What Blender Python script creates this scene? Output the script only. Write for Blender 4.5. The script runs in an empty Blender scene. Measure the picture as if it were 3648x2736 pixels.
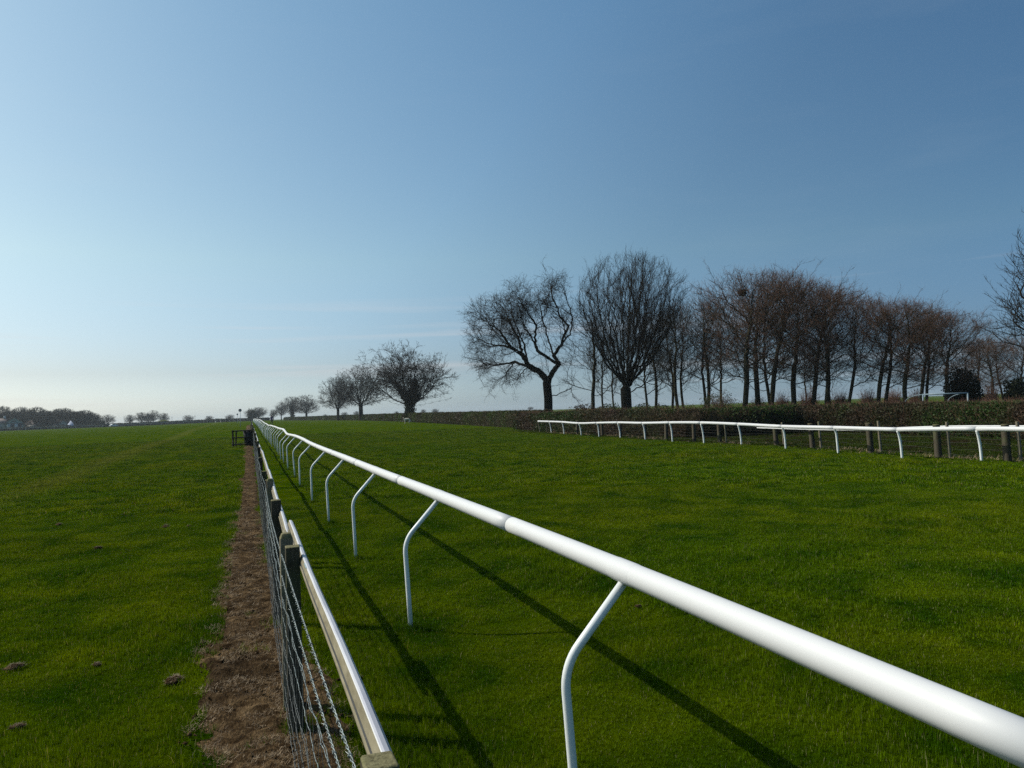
import bpy, math, random
import numpy as np
from mathutils import Matrix, Vector, noise as mnoise

random.seed(7)
RNG = np.random.default_rng(7)
sc = bpy.context.scene
COL = sc.collection
R = math.radians

# ------------------------------------------------------------------ camera
EYE = 1.7                       # eye height above the turf, metres
LENS_PX, CX, CY = 2636.0, 1824.0, 1368.0
ROLL, PITCH, YAW = R(2.033), R(2.03), R(19.575)   # the track runs along +Y, the camera looks YAW to its right
cam_data = bpy.data.cameras.new('camera')
cam = bpy.data.objects.new('camera', cam_data)
COL.objects.link(cam)
sc.camera = cam
cam_data.sensor_width = 36.0
cam_data.lens = 36.0 * LENS_PX / 3648.0
cam_data.clip_start = 0.05
cam_data.clip_end = 9000.0
fwd = Vector((math.sin(YAW) * math.cos(PITCH), math.cos(YAW) * math.cos(PITCH), math.sin(PITCH)))
rgt = Vector((math.cos(YAW), -math.sin(YAW), 0))
upv = rgt.cross(fwd)
cr, sr = math.cos(ROLL), math.sin(ROLL)
r2 = rgt * cr - upv * sr
u2 = rgt * sr + upv * cr
m = Matrix((r2, u2, -fwd)).transposed().to_4x4()
m.translation = Vector((0, 0, EYE))
cam.matrix_world = m

# ------------------------------------------------------------------ world and sun
SUN_EL = R(44.0)
SUN_DIR = Vector((-0.82, 0.57, 0)).normalized() * math.cos(SUN_EL) + Vector((0, 0, math.sin(SUN_EL)))
world = bpy.data.worlds.new('World')
sc.world = world
world.use_nodes = True
wn = world.node_tree
wn.nodes.clear()
w_out = wn.nodes.new('ShaderNodeOutputWorld')
w_bg = wn.nodes.new('ShaderNodeBackground')
w_sky = wn.nodes.new('ShaderNodeTexSky')
w_sky.sky_type = 'NISHITA'
w_sky.sun_disc = False
w_sky.sun_elevation = SUN_EL
w_sky.sun_rotation = math.atan2(SUN_DIR.x, SUN_DIR.y)
w_sky.air_density = 1.0
w_sky.dust_density = 1.0
w_sky.ozone_density = 1.0
w_sky.altitude = 50
SKY_STRENGTH = 0.085
w_bg.inputs['Strength'].default_value = SKY_STRENGTH
# thin high cirrus: a faint veil mixed over the sky by direction
w_tc = wn.nodes.new('ShaderNodeTexCoord')
w_map = wn.nodes.new('ShaderNodeMapping')
w_map.inputs['Scale'].default_value = (1.2, 1.6, 9.0)
w_map.inputs['Rotation'].default_value = (0.05, 0.10, 0.4)
w_no = wn.nodes.new('ShaderNodeTexNoise')
w_no.inputs['Scale'].default_value = 1.6
w_no.inputs['Detail'].default_value = 6
w_no.inputs['Roughness'].default_value = 0.55
w_rmp = wn.nodes.new('ShaderNodeMapRange')
w_rmp.inputs['From Min'].default_value = 0.52
w_rmp.inputs['From Max'].default_value = 0.80
w_rmp.inputs['To Max'].default_value = 0.05
w_mix = wn.nodes.new('ShaderNodeMix')
w_mix.data_type = 'RGBA'
def w_ramp(stops, fac):
    r = wn.nodes.new('ShaderNodeValToRGB')
    e = r.color_ramp.elements
    while len(e) < len(stops): e.new(0.5)
    for el, (p, c) in zip(e, stops):
        el.position = p; el.color = (*c, 1)
    wn.links.new(fac, r.inputs['Fac'])
    return r.outputs['Color']
def w_mult(a, b):
    n = wn.nodes.new('ShaderNodeVectorMath'); n.operation = 'MULTIPLY'
    wn.links.new(a, n.inputs[0]); wn.links.new(b, n.inputs[1])
    return n.outputs['Vector']
# spring haze: the clear sky is graded by height above the horizon and by nearness to the sun, all round
w_sep = wn.nodes.new('ShaderNodeSeparateXYZ')
wn.links.new(w_tc.outputs['Generated'], w_sep.inputs[0])
w_dot = wn.nodes.new('ShaderNodeVectorMath'); w_dot.operation = 'DOT_PRODUCT'
wn.links.new(w_tc.outputs['Generated'], w_dot.inputs[0]); w_dot.inputs[1].default_value = SUN_DIR
w_mr = wn.nodes.new('ShaderNodeMapRange')
w_mr.inputs['From Min'].default_value = -1.0; w_mr.inputs['From Max'].default_value = 0.9
wn.links.new(w_dot.outputs['Value'], w_mr.inputs['Value'])
w_elev = w_ramp([(0, (0.74, 1.10, 1.75)), (0.06, (0.568, 0.752, 1.041)), (0.20, (0.69, 0.938, 1.025)), (0.55, (0.547, 0.93, 1.129))], w_sep.outputs['Z'])
w_near = w_ramp([(i / 8, tuple((1.02, 1.02, 1.02, 1.02, .98, .97, 1.05, .96, .88)[i] * math.exp(k * (-1.0 + 1.9 * i / 8)) for k in (1.294, 0.879, 0.522))) for i in range(9)], w_mr.outputs['Result'])
wn.links.new(w_tc.outputs['Generated'], w_map.inputs['Vector'])
wn.links.new(w_map.outputs['Vector'], w_no.inputs['Vector'])
wn.links.new(w_no.outputs['Fac'], w_rmp.inputs['Value'])
wn.links.new(w_rmp.outputs['Result'], w_mix.inputs['Factor'])
wn.links.new(w_mult(w_mult(w_sky.outputs['Color'], w_elev), w_near), w_mix.inputs['A'])
w_mix.inputs['B'].default_value = (7.5, 8.3, 8.6, 1)
# a few long thin streaks low down
w_m2 = wn.nodes.new('ShaderNodeMapping'); w_m2.inputs['Scale'].default_value = (1.1, 1.1, 34.0); w_m2.inputs['Location'].default_value = (2.3, 0.4, 0.9)
w_n2 = wn.nodes.new('ShaderNodeTexNoise'); w_n2.inputs['Scale'].default_value = 1.7; w_n2.inputs['Detail'].default_value = 4
w_r2 = wn.nodes.new('ShaderNodeMapRange'); w_r2.inputs['From Min'].default_value = 0.56; w_r2.inputs['From Max'].default_value = 0.72; w_r2.inputs['To Max'].default_value = 0.30
w_b2 = w_ramp([(0, (0, 0, 0)), (0.03, (1, 1, 1)), (0.10, (1, 1, 1)), (0.18, (0, 0, 0))], w_sep.outputs['Z'])
w_f2 = wn.nodes.new('ShaderNodeMath'); w_f2.operation = 'MULTIPLY'
wn.links.new(w_tc.outputs['Generated'], w_m2.inputs['Vector']); wn.links.new(w_m2.outputs['Vector'], w_n2.inputs['Vector'])
wn.links.new(w_n2.outputs['Fac'], w_r2.inputs['Value']); wn.links.new(w_r2.outputs['Result'], w_f2.inputs[0]); wn.links.new(w_b2, w_f2.inputs[1])
w_mx2 = wn.nodes.new('ShaderNodeMix'); w_mx2.data_type = 'RGBA'
w_mx2.inputs['B'].default_value = (8.4, 8.0, 8.0, 1)
wn.links.new(w_f2.outputs[0], w_mx2.inputs['Factor']); wn.links.new(w_mix.outputs['Result'], w_mx2.inputs['A'])
wn.links.new(w_mx2.outputs['Result'], w_bg.inputs['Color'])
wn.links.new(w_bg.outputs['Background'], w_out.inputs['Surface'])

sun_data = bpy.data.lights.new('sun', 'SUN')
sun_data.energy = 4.5
sun_data.angle = R(0.53)
sun_data.color = (1.0, 0.95, 0.86)
sun = bpy.data.objects.new('sun', sun_data)
COL.objects.link(sun)
sun.rotation_euler = SUN_DIR.to_track_quat('Z', 'Y').to_euler()

sc.view_settings.view_transform = 'Standard'
sc.view_settings.look = 'None'
sc.view_settings.gamma = 1.0
sc.view_settings.exposure = 0.0
sc.view_settings.use_curve_mapping = False
sc.render.engine = 'CYCLES'
sc.cycles.max_bounces = 6
sc.cycles.transparent_max_bounces = 8
sc.cycles.use_denoising = False
sc.cycles.volume_bounces = 0
sc.cycles.sample_clamp_indirect = 6.0

# ------------------------------------------------------------------ helpers
def horizon(px):
    return 1461.5 - 0.0355 * (px - 1824.0)

def bearing(px):
    """compass bearing (from +Y towards +X) of a column of the photograph at the horizon"""
    u = px - CX
    v = CY - horizon(px)
    ur = u * cr + v * sr
    vr = -u * sr + v * cr
    fy = LENS_PX * math.cos(PITCH) - vr * math.sin(PITCH)
    return math.atan2(ur, fy) + YAW, math.atan2(ur, fy)

TERR_Y = np.array([-50, 26, 31, 36, 45, 53, 63, 74, 92, 106, 120, 200, 280, 400, 700, 3000])
TERR_Z = np.array([0, 0, .03, .10, .13, .17, .16, .21, .33, .45, .53, .68, .80, .85, .6, -6.0])
TERR_SX = np.linspace(-50, 3000, 3051)
_g = np.interp(TERR_SX, TERR_Y, TERR_Z)
_k = np.ones(7) / 7
TERR_SG = np.convolve(np.pad(_g, 3, mode='edge'), _k, mode='valid')

def ground(x, y):
    x = np.asarray(x, float)
    y = np.asarray(y, float)
    gy = np.interp(y, TERR_SX, TERR_SG)
    wx = np.interp(x, [-400, -60, -10, 6, 24, 60, 400], [1.0, .55, 1, 1, .45, .3, .3])
    und = 0.012 * np.sin(x * 1.31 + 1.7 * np.sin(y * 0.61)) * np.sin(y * 0.93 + 0.8 * np.sin(x * 0.7))
    und += 0.02 * np.sin(x * 0.33 + 1) * np.sin(y * 0.27 + 2) * np.clip(np.abs(x - 1.0) / 6.0, 0, 1)
    return gy * wx + und

def gz(x, y):
    return float(ground(x, y))

class Frame:
    """a spot on the ground at a bearing and distance, and sizes there"""
    def __init__(self, px, dist):
        b, off = bearing(px)
        self.px, self.dist = px, dist
        self.x, self.y = math.sin(b) * dist, math.cos(b) * dist
        self.z = gz(self.x, self.y)
        self.b = b
        self.c = math.cos(off)
        self.loc = Vector((self.x, self.y, self.z))
    def lx(self, px, py=None):
        d = px - self.px
        if py is not None:
            d += 0.0355 * (horizon(self.px) - py)
        return d * self.dist * self.c * self.c / LENS_PX
    def lz(self, py, px=None):
        h = horizon(self.px if px is None else px)
        return EYE - self.z + (h - py) * self.dist * self.c / LENS_PX
    def p(self, px, py):
        return (self.lx(px, py), self.lz(py, px))

def new_obj(name, data=None, parent=None, loc=None, rotz=0.0, **props):
    o = bpy.data.objects.new(name, data)
    COL.objects.link(o)
    if parent is not None:
        o.parent = parent
    if loc is not None:
        o.location = loc
    if rotz:
        o.rotation_euler = (0, 0, rotz)
    for k, v in props.items():
        if v is not None:
            o[k] = v
    return o

def thing(name, label, cat, loc=(0, 0, 0), rotz=0.0, group=None, data=None):
    return new_obj(name, data, None, loc, rotz, label=label, category=cat, group=group)

def make_mesh(name, V, quads=None, tris=None, mats=(), mat_idx=None, smooth=False, attrs=None):
    me = bpy.data.meshes.new(name)
    V = np.asarray(V, dtype=np.float32).reshape(-1, 3)
    nq = 0 if quads is None else len(quads)
    nt = 0 if tris is None else len(tris)
    me.vertices.add(len(V))
    me.vertices.foreach_set('co', V.ravel())
    loops = []
    if nq: loops.append(np.asarray(quads, dtype=np.int32).ravel())
    if nt: loops.append(np.asarray(tris, dtype=np.int32).ravel())
    if loops:
        li = np.concatenate(loops)
        me.loops.add(len(li))
        me.loops.foreach_set('vertex_index', li)
        me.polygons.add(nq + nt)
        st = np.concatenate([np.arange(nq) * 4, nq * 4 + np.arange(nt) * 3]).astype(np.int32)
        me.polygons.foreach_set('loop_start', st)
        if smooth:
            me.polygons.foreach_set('use_smooth', np.ones(nq + nt, dtype=bool))
        if mat_idx is not None:
            me.polygons.foreach_set('material_index', np.asarray(mat_idx, dtype=np.int32))
    for mt in mats:
        me.materials.append(mt)
    if attrs:
        for an, (typ, dom, arr) in attrs.items():
            a = me.attributes.new(an, typ, dom)
            arr = np.asarray(arr)
            if typ == 'FLOAT_VECTOR': a.data.foreach_set('vector', arr.astype(np.float32).ravel())
            elif typ == 'INT': a.data.foreach_set('value', arr.astype(np.int32))
            else: a.data.foreach_set('value', arr.astype(np.float32))
    me.update(calc_edges=True)
    return me

def unit(v):
    return v / np.maximum(np.linalg.norm(v, axis=-1, keepdims=True), 1e-9)

def frusta(P0, P1, r0, r1, k=5, cap=False):
    """tapered tubes between point pairs, all at once; returns verts, quads, tris"""
    P0 = np.asarray(P0, float); P1 = np.asarray(P1, float)
    n = len(P0)
    d = unit(P1 - P0)
    a = np.where(np.abs(d[:, 2:3]) < 0.9, np.array([[0, 0, 1.0]]), np.array([[1.0, 0, 0]]))
    u = unit(np.cross(d, a)); v = np.cross(d, u)
    th = np.arange(k) * 2 * np.pi / k
    cs, sn = np.cos(th), np.sin(th)
    ring = u[:, None, :] * cs[None, :, None] + v[:, None, :] * sn[None, :, None]
    r0 = np.broadcast_to(np.asarray(r0, float), (n,)); r1 = np.broadcast_to(np.asarray(r1, float), (n,))
    A = P0[:, None, :] + ring * r0[:, None, None]
    B = P1[:, None, :] + ring * r1[:, None, None]
    V = np.concatenate([A, B], axis=1).reshape(-1, 3)
    i = np.arange(k); j = (i + 1) % k
    q = np.stack([i, j, j + k, i + k], axis=1)
    Q = (q[None] + (np.arange(n) * 2 * k)[:, None, None]).reshape(-1, 4)
    return V, Q

def cones(P0, P1, r0, k=3):
    P0 = np.asarray(P0, float); P1 = np.asarray(P1, float)
    n = len(P0)
    d = unit(P1 - P0)
    a = np.where(np.abs(d[:, 2:3]) < 0.9, np.array([[0, 0, 1.0]]), np.array([[1.0, 0, 0]]))
    u = unit(np.cross(d, a)); v = np.cross(d, u)
    th = np.arange(k) * 2 * np.pi / k
    ring = u[:, None, :] * np.cos(th)[None, :, None] + v[:, None, :] * np.sin(th)[None, :, None]
    r0 = np.broadcast_to(np.asarray(r0, float), (n,))
    A = P0[:, None, :] + ring * r0[:, None, None]
    V = np.concatenate([A, P1[:, None, :]], axis=1).reshape(-1, 3)
    i = np.arange(k); j = (i + 1) % k
    t = np.stack([i, j, np.full(k, k)], axis=1)
    T = (t[None] + (np.arange(n) * (k + 1))[:, None, None]).reshape(-1, 3)
    return V, T

class Geo:
    def __init__(self):
        self.V, self.Q, self.T, self.n = [], [], [], 0
        self.qm, self.tm = [], []
    def add(self, V, Q=None, T=None, m=0):
        V = np.asarray(V, float).reshape(-1, 3)
        if Q is not None and len(Q):
            Q = np.asarray(Q); self.Q.append(Q + self.n); self.qm.append(np.full(len(Q), m))
        if T is not None and len(T):
            T = np.asarray(T); self.T.append(T + self.n); self.tm.append(np.full(len(T), m))
        self.V.append(V); self.n += len(V)
        return self
    def box(self, lo, hi, m=0, rot=None, org=None):
        x0, y0, z0 = lo; x1, y1, z1 = hi
        V = np.array([(x0,y0,z0),(x1,y0,z0),(x1,y1,z0),(x0,y1,z0),(x0,y0,z1),(x1,y0,z1),(x1,y1,z1),(x0,y1,z1)], float)
        if rot is not None:
            o = np.array(org if org is not None else V.mean(0))
            V = (V - o) @ np.array(rot).T + o
        Q = [(0,3,2,1),(4,5,6,7),(0,1,5,4),(1,2,6,5),(2,3,7,6),(3,0,4,7)]
        return self.add(V, Q, m=m)
    def tube(self, pts, r, k=8, m=0, cap=True):
        """one continuous tube through points"""
        P = np.asarray(pts, float); n = len(P)
        r = np.broadcast_to(np.asarray(r, float), (n,))
        d = np.zeros_like(P)
        d[1:-1] = P[2:] - P[:-2]; d[0] = P[1] - P[0]; d[-1] = P[-1] - P[-2]
        d = unit(d)
        ref = np.array([0, 0, 1.0]) if abs(d[0][2]) < 0.9 else np.array([1.0, 0, 0])
        rings = []
        u = unit(np.cross(d[0], ref))
        for i in range(n):
            u = u - d[i] * np.dot(u, d[i]); u = u / (np.linalg.norm(u) + 1e-9)
            v = np.cross(d[i], u)
            th = np.arange(k) * 2 * np.pi / k
            rings.append(P[i] + r[i] * (np.cos(th)[:, None] * u + np.sin(th)[:, None] * v))
        V = np.concatenate(rings)
        Q = []
        for i in range(n - 1):
            for j in range(k):
                Q.append((i*k+j, i*k+(j+1)%k, (i+1)*k+(j+1)%k, (i+1)*k+j))
        T = []
        if cap:
            V = np.concatenate([V, P[:1], P[-1:]])
            for j in range(k):
                T.append(((j+1)%k, j, n*k)); T.append(((n-1)*k+j, (n-1)*k+(j+1)%k, n*k+1))
        return self.add(V, Q, T, m)
    def prism(self, prof, y0, y1, m=0, mats=None):
        """profile of (x,z) pairs run along Y"""
        p = np.asarray(prof, float); n = len(p)
        A = np.stack([p[:,0], np.full(n, y0), p[:,1]], 1); B = np.stack([p[:,0], np.full(n, y1), p[:,1]], 1)
        for j in range(n):
            k = (j+1) % n
            self.add([A[j], A[k], B[k], B[j]], [(0,1,2,3)], m=(mats[j] if mats else m))
        c0 = A.mean(0); c1 = B.mean(0)
        V = np.concatenate([A, [c0]]); self.add(V, T=[(j, (j+1)%n, n) for j in range(n)][::1], m=m)
        V = np.concatenate([B, [c1]]); self.add(V, T=[((j+1)%n, j, n) for j in range(n)], m=m)
        return self
    def mesh(self, name, mats=(), smooth=False, attrs=None):
        V = np.concatenate(self.V) if self.V else np.zeros((0, 3))
        Q = np.concatenate(self.Q) if self.Q else None
        T = np.concatenate(self.T) if self.T else None
        mi = np.concatenate(self.qm + self.tm) if (self.qm or self.tm) else None
        return make_mesh(name, V, Q, T, mats, mi, smooth, attrs)

def bevel(o, w=0.004, seg=2):
    b = o.modifiers.new('bevel', 'BEVEL'); b.width = w; b.segments = seg; b.limit_method = 'ANGLE'
    return o

# ------------------------------------------------------------------ materials
def nodes(name):
    mt = bpy.data.materials.new(name); mt.use_nodes = True
    nt = mt.node_tree; nt.nodes.clear()
    out = nt.nodes.new('ShaderNodeOutputMaterial')
    return mt, nt, out

def nnoise(nt, scale, detail=4, rough=0.55, vec=None, dist=0.0):
    n = nt.nodes.new('ShaderNodeTexNoise')
    n.inputs['Scale'].default_value = scale; n.inputs['Detail'].default_value = detail
    n.inputs['Roughness'].default_value = rough; n.inputs['Distortion'].default_value = dist
    if vec is not None: nt.links.new(vec, n.inputs['Vector'])
    return n.outputs['Fac']

def nramp(nt, fac, stops):
    r = nt.nodes.new('ShaderNodeValToRGB')
    e = r.color_ramp.elements
    while len(e) < len(stops): e.new(0.5)
    for el, (p, c) in zip(e, stops):
        el.position = p; el.color = (*c, 1)
    nt.links.new(fac, r.inputs['Fac'])
    return r.outputs['Color']

def nmix(nt, fac, a, b, mode='MIX'):
    n = nt.nodes.new('ShaderNodeMix'); n.data_type = 'RGBA'; n.blend_type = mode
    for sock, val in (('Factor', fac), ('A', a), ('B', b)):
        s = n.inputs[sock]
        if hasattr(val, 'is_linked'): nt.links.new(val, s)
        elif isinstance(val, (int, float)): s.default_value = val
        else: s.default_value = (*val, 1)
    return n.outputs['Result']

def nrange(nt, v, a, b, c=0.0, d=1.0):
    n = nt.nodes.new('ShaderNodeMapRange')
    n.inputs['From Min'].default_value = a; n.inputs['From Max'].default_value = b
    n.inputs['To Min'].default_value = c; n.inputs['To Max'].default_value = d
    nt.links.new(v, n.inputs['Value'])
    return n.outputs['Result']

def npos(nt, scale=(1, 1, 1), rot=(0, 0, 0), world=True):
    if world:
        g = nt.nodes.new('ShaderNodeNewGeometry').outputs['Position']
    else:
        g = nt.nodes.new('ShaderNodeTexCoord').outputs['Object']
    mp = nt.nodes.new('ShaderNodeMapping')
    mp.inputs['Scale'].default_value = scale; mp.inputs['Rotation'].default_value = rot
    nt.links.new(g, mp.inputs['Vector'])
    return mp.outputs['Vector']

def principled(nt, out, color, rough=0.8, spec=0.3, bump=None, bstr=0.3, bdist=0.01):
    b = nt.nodes.new('ShaderNodeBsdfPrincipled')
    if hasattr(color, 'is_linked'): nt.links.new(color, b.inputs['Base Color'])
    else: b.inputs['Base Color'].default_value = (*color, 1)
    if hasattr(rough, 'is_linked'): nt.links.new(rough, b.inputs['Roughness'])
    else: b.inputs['Roughness'].default_value = rough
    b.inputs['Specular IOR Level'].default_value = spec
    if bump is not None:
        bp = nt.nodes.new('ShaderNodeBump'); bp.inputs['Strength'].default_value = bstr
        bp.inputs['Distance'].default_value = bdist
        nt.links.new(bump, bp.inputs['Height']); nt.links.new(bp.outputs['Normal'], b.inputs['Normal'])
    nt.links.new(b.outputs['BSDF'], out.inputs['Surface'])
    return b

def simple(name, c1, c2=None, scale=8.0, rough=0.75, spec=0.3, bstr=0.3, bdist=0.005, sc3=(1, 1, 1), world=False):
    mt, nt, out = nodes(name)
    v = npos(nt, sc3, world=world)
    f = nnoise(nt, scale, 5, 0.6, v)
    col = nramp(nt, f, [(0.3, c1), (0.7, c2 or c1)])
    principled(nt, out, col, rough, spec, f, bstr, bdist)
    return mt

def grass_color(nt):
    """turf colour by place: yellow-green and deep-green patches, worn spots; shared by ground and blades"""
    v = npos(nt)
    big = nnoise(nt, 0.22, 3, 0.5, v)
    mid = nnoise(nt, 1.3, 4, 0.6, v, 0.4)
    streak = nnoise(nt, 0.9, 3, 0.5, npos(nt, (1.0, 0.06, 1), (0, 0, 0.06)))
    a = nramp(nt, mid, [(0.34, (0.030, 0.074, 0.0007)), (0.50, (0.072, 0.118, 0.0009)), (0.66, (0.112, 0.158, 0.0018))])
    b = nramp(nt, big, [(0.35, (0.80, 0.95, 0.9)), (0.65, (1.16, 1.06, 1.0))])
    c = nmix(nt, 1.0, a, b, 'MULTIPLY')
    s = nramp(nt, streak, [(0.35, (0.92, 0.95, 0.95)), (0.7, (1.12, 1.06, 1.05))])
    c = nmix(nt, 1.0, c, s, 'MULTIPLY')
    # a faint worn track up the left field: paler, drier turf along one line
    sx = nt.nodes.new('ShaderNodeSeparateXYZ'); nt.links.new(v, sx.inputs[0])
    ln = nt.nodes.new('ShaderNodeMath'); ln.operation = 'MULTIPLY_ADD'; ln.inputs[1].default_value = 0.022; ln.inputs[2].default_value = 5.1
    nt.links.new(sx.outputs['Y'], ln.inputs[0])
    ad = nt.nodes.new('ShaderNodeMath'); ad.operation = 'ADD'; nt.links.new(sx.outputs['X'], ad.inputs[0]); nt.links.new(ln.outputs[0], ad.inputs[1])
    ab = nt.nodes.new('ShaderNodeMath'); ab.operation = 'ABSOLUTE'; nt.links.new(ad.outputs[0], ab.inputs[0])
    fy_ = nrange(nt, sx.outputs['Y'], 16, 26)
    bd = nrange(nt, ab.outputs[0], 0.25, 0.9, 0.34, 0.0)
    mm = nt.nodes.new('ShaderNodeMath'); mm.operation = 'MULTIPLY'; nt.links.new(fy_, mm.inputs[0]); nt.links.new(bd, mm.inputs[1])
    c = nmix(nt, mm.outputs[0], c, (0.19, 0.19, 0.045))
    # the unmown verge beyond the right-hand fence: rank, darker, with brown dead growth
    vz = nrange(nt, sx.outputs['X'], 17.7, 18.6)
    vn = nnoise(nt, 0.8, 5, 0.65, v, 0.5)
    vc = nramp(nt, vn, [(0.38, (0.032, 0.024, 0.012)), (0.50, (0.026, 0.044, 0.004)), (0.66, (0.044, 0.066, 0.005))])
    vy = nrange(nt, sx.outputs['Y'], 49, 57, 1.0, 0.0)
    vm = nt.nodes.new('ShaderNodeMath'); vm.operation = 'MULTIPLY'; nt.links.new(vz, vm.inputs[0]); nt.links.new(vy, vm.inputs[1])
    return nmix(nt, vm.outputs[0], c, vc), mid, v

def make_turf():
    mt, nt, out = nodes('turf')
    c, mid, v = grass_color(nt)
    fine = nnoise(nt, 38.0, 5, 0.7, v)
    med = nnoise(nt, 5.0, 6, 0.65, v)
    f2 = nrange(nt, fine, 0.3, 0.7, 0.55, 1.3)
    gm = nt.nodes.new('ShaderNodeVectorMath'); gm.operation = 'SCALE'
    nt.links.new(c, gm.inputs[0]); nt.links.new(f2, gm.inputs['Scale'])
    mm = nrange(nt, med, 0.3, 0.7, 0.78, 1.18)
    gm2 = nt.nodes.new('ShaderNodeVectorMath'); gm2.operation = 'SCALE'
    nt.links.new(gm.outputs[0], gm2.inputs[0]); nt.links.new(mm, gm2.inputs['Scale'])
    # small bare or dead spots
    spot = nnoise(nt, 1.7, 7, 0.75, npos(nt, (1, 0.8, 1)))
    sp = nrange(nt, spot, 0.66, 0.72, 0.0, 0.75)
    col = nmix(nt, sp, gm2.outputs[0], (0.075, 0.055, 0.022))
    ad = nt.nodes.new('ShaderNodeMath'); ad.operation = 'ADD'
    nt.links.new(fine, ad.inputs[0]); nt.links.new(med, ad.inputs[1])
    sc_ = nt.nodes.new('ShaderNodeVectorMath'); sc_.operation = 'SCALE'; sc_.inputs['Scale'].default_value = 0.62
    nt.links.new(col, sc_.inputs[0])
    df = nt.nodes.new('ShaderNodeBsdfDiffuse'); nt.links.new(sc_.outputs[0], df.inputs['Color'])
    bp = nt.nodes.new('ShaderNodeBump'); bp.inputs['Strength'].default_value = 0.9; bp.inputs['Distance'].default_value = 0.06
    nt.links.new(ad.outputs[0], bp.inputs['Height']); nt.links.new(bp.outputs['Normal'], df.inputs['Normal'])
    nt.links.new(df.outputs['BSDF'], out.inputs['Surface'])
    return mt
M = {}
M['turf'] = make_turf()

def make_blade(name, dead=0.03):
    mt, nt, out = nodes(name)
    c, mid, v = grass_color(nt)
    at = nt.nodes.new('ShaderNodeAttribute'); at.attribute_name = 'tone'
    t = at.outputs['Fac']
    g = nrange(nt, t, 0, 1, 0.55, 1.85)
    gm = nt.nodes.new('ShaderNodeVectorMath'); gm.operation = 'SCALE'
    nt.links.new(c, gm.inputs[0]); nt.links.new(g, gm.inputs['Scale'])
    dd = nrange(nt, t, 1.0 - dead, 1.0 - dead * 0.8)
    col = nmix(nt, dd, gm.outputs[0], (0.30, 0.27, 0.13))
    b = nt.nodes.new('ShaderNodeBsdfPrincipled')
    nt.links.new(col, b.inputs['Base Color'])
    b.inputs['Roughness'].default_value = 0.5; b.inputs['Specular IOR Level'].default_value = 0.05
    tr = nt.nodes.new('ShaderNodeBsdfTranslucent')
    tc = nmix(nt, 1.0, col, (1.25, 1.1, 0.5), 'MULTIPLY')
    nt.links.new(tc, tr.inputs['Color'])
    mx = nt.nodes.new('ShaderNodeMixShader'); mx.inputs['Fac'].default_value = 0.30
    nt.links.new(b.outputs['BSDF'], mx.inputs[1]); nt.links.new(tr.outputs['BSDF'], mx.inputs[2])
    nt.links.new(mx.outputs['Shader'], out.inputs['Surface'])
    return mt
M['blade'] = make_blade('grass_blade')

def leafmat(name, stops, scale=0.5, dead=None, transl=0.3):
    mt, nt, out = nodes(name)
    v = npos(nt)
    f = nnoise(nt, scale, 4, 0.6, v)
    col = nramp(nt, f, stops)
    at = nt.nodes.new('ShaderNodeAttribute'); at.attribute_name = 'tone'
    g = nrange(nt, at.outputs['Fac'], 0, 1, 0.6, 1.4)
    gm = nt.nodes.new('ShaderNodeVectorMath'); gm.operation = 'SCALE'
    nt.links.new(col, gm.inputs[0]); nt.links.new(g, gm.inputs['Scale'])
    b = nt.nodes.new('ShaderNodeBsdfPrincipled')
    nt.links.new(gm.outputs[0], b.inputs['Base Color'])
    b.inputs['Roughness'].default_value = 0.6; b.inputs['Specular IOR Level'].default_value = 0.2
    tr = nt.nodes.new('ShaderNodeBsdfTranslucent'); nt.links.new(gm.outputs[0], tr.inputs['Color'])
    mx = nt.nodes.new('ShaderNodeMixShader'); mx.inputs['Fac'].default_value = transl
    nt.links.new(b.outputs['BSDF'], mx.inputs[1]); nt.links.new(tr.outputs['BSDF'], mx.inputs[2])
    nt.links.new(mx.outputs['Shader'], out.inputs['Surface'])
    return mt

def make_soil():
    mt, nt, out = nodes('thatch_soil')
    v = npos(nt)
    f = nnoise(nt, 9.0, 8, 0.7, v, 0.6)
    f2 = nnoise(nt, 1.6, 4, 0.6, v)
    fib = nnoise(nt, 60.0, 4, 0.7, npos(nt, (1, 0.35, 1), (0, 0, 0.7)))
    c = nramp(nt, f, [(0.32, (0.020, 0.012, 0.006)), (0.48, (0.068, 0.044, 0.023)), (0.68, (0.200, 0.138, 0.076))])
    g = nramp(nt, f2, [(0.32, (0.50, 0.48, 0.46)), (0.66, (1.35, 1.3, 1.2))])
    c = nmix(nt, 1.0, c, g, 'MULTIPLY')
    fr = nrange(nt, fib, 0.3, 0.75, 0.65, 1.45)
    gm = nt.nodes.new('ShaderNodeVectorMath'); gm.operation = 'SCALE'
    nt.links.new(c, gm.inputs[0]); nt.links.new(fr, gm.inputs['Scale'])
    ad = nt.nodes.new('ShaderNodeMath'); ad.operation = 'ADD'
    nt.links.new(f, ad.inputs[0]); nt.links.new(fib, ad.inputs[1])
    principled(nt, out, gm.outputs[0], 1.0, 0.02, ad.outputs[0], 1.0, 0.05)
    return mt
M['soil'] = make_soil()
M['straw'] = leafmat('straw', [(0.3, (0.13, 0.085, 0.045)), (0.7, (0.34, 0.25, 0.15))], 4.0, transl=0.15)

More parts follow.
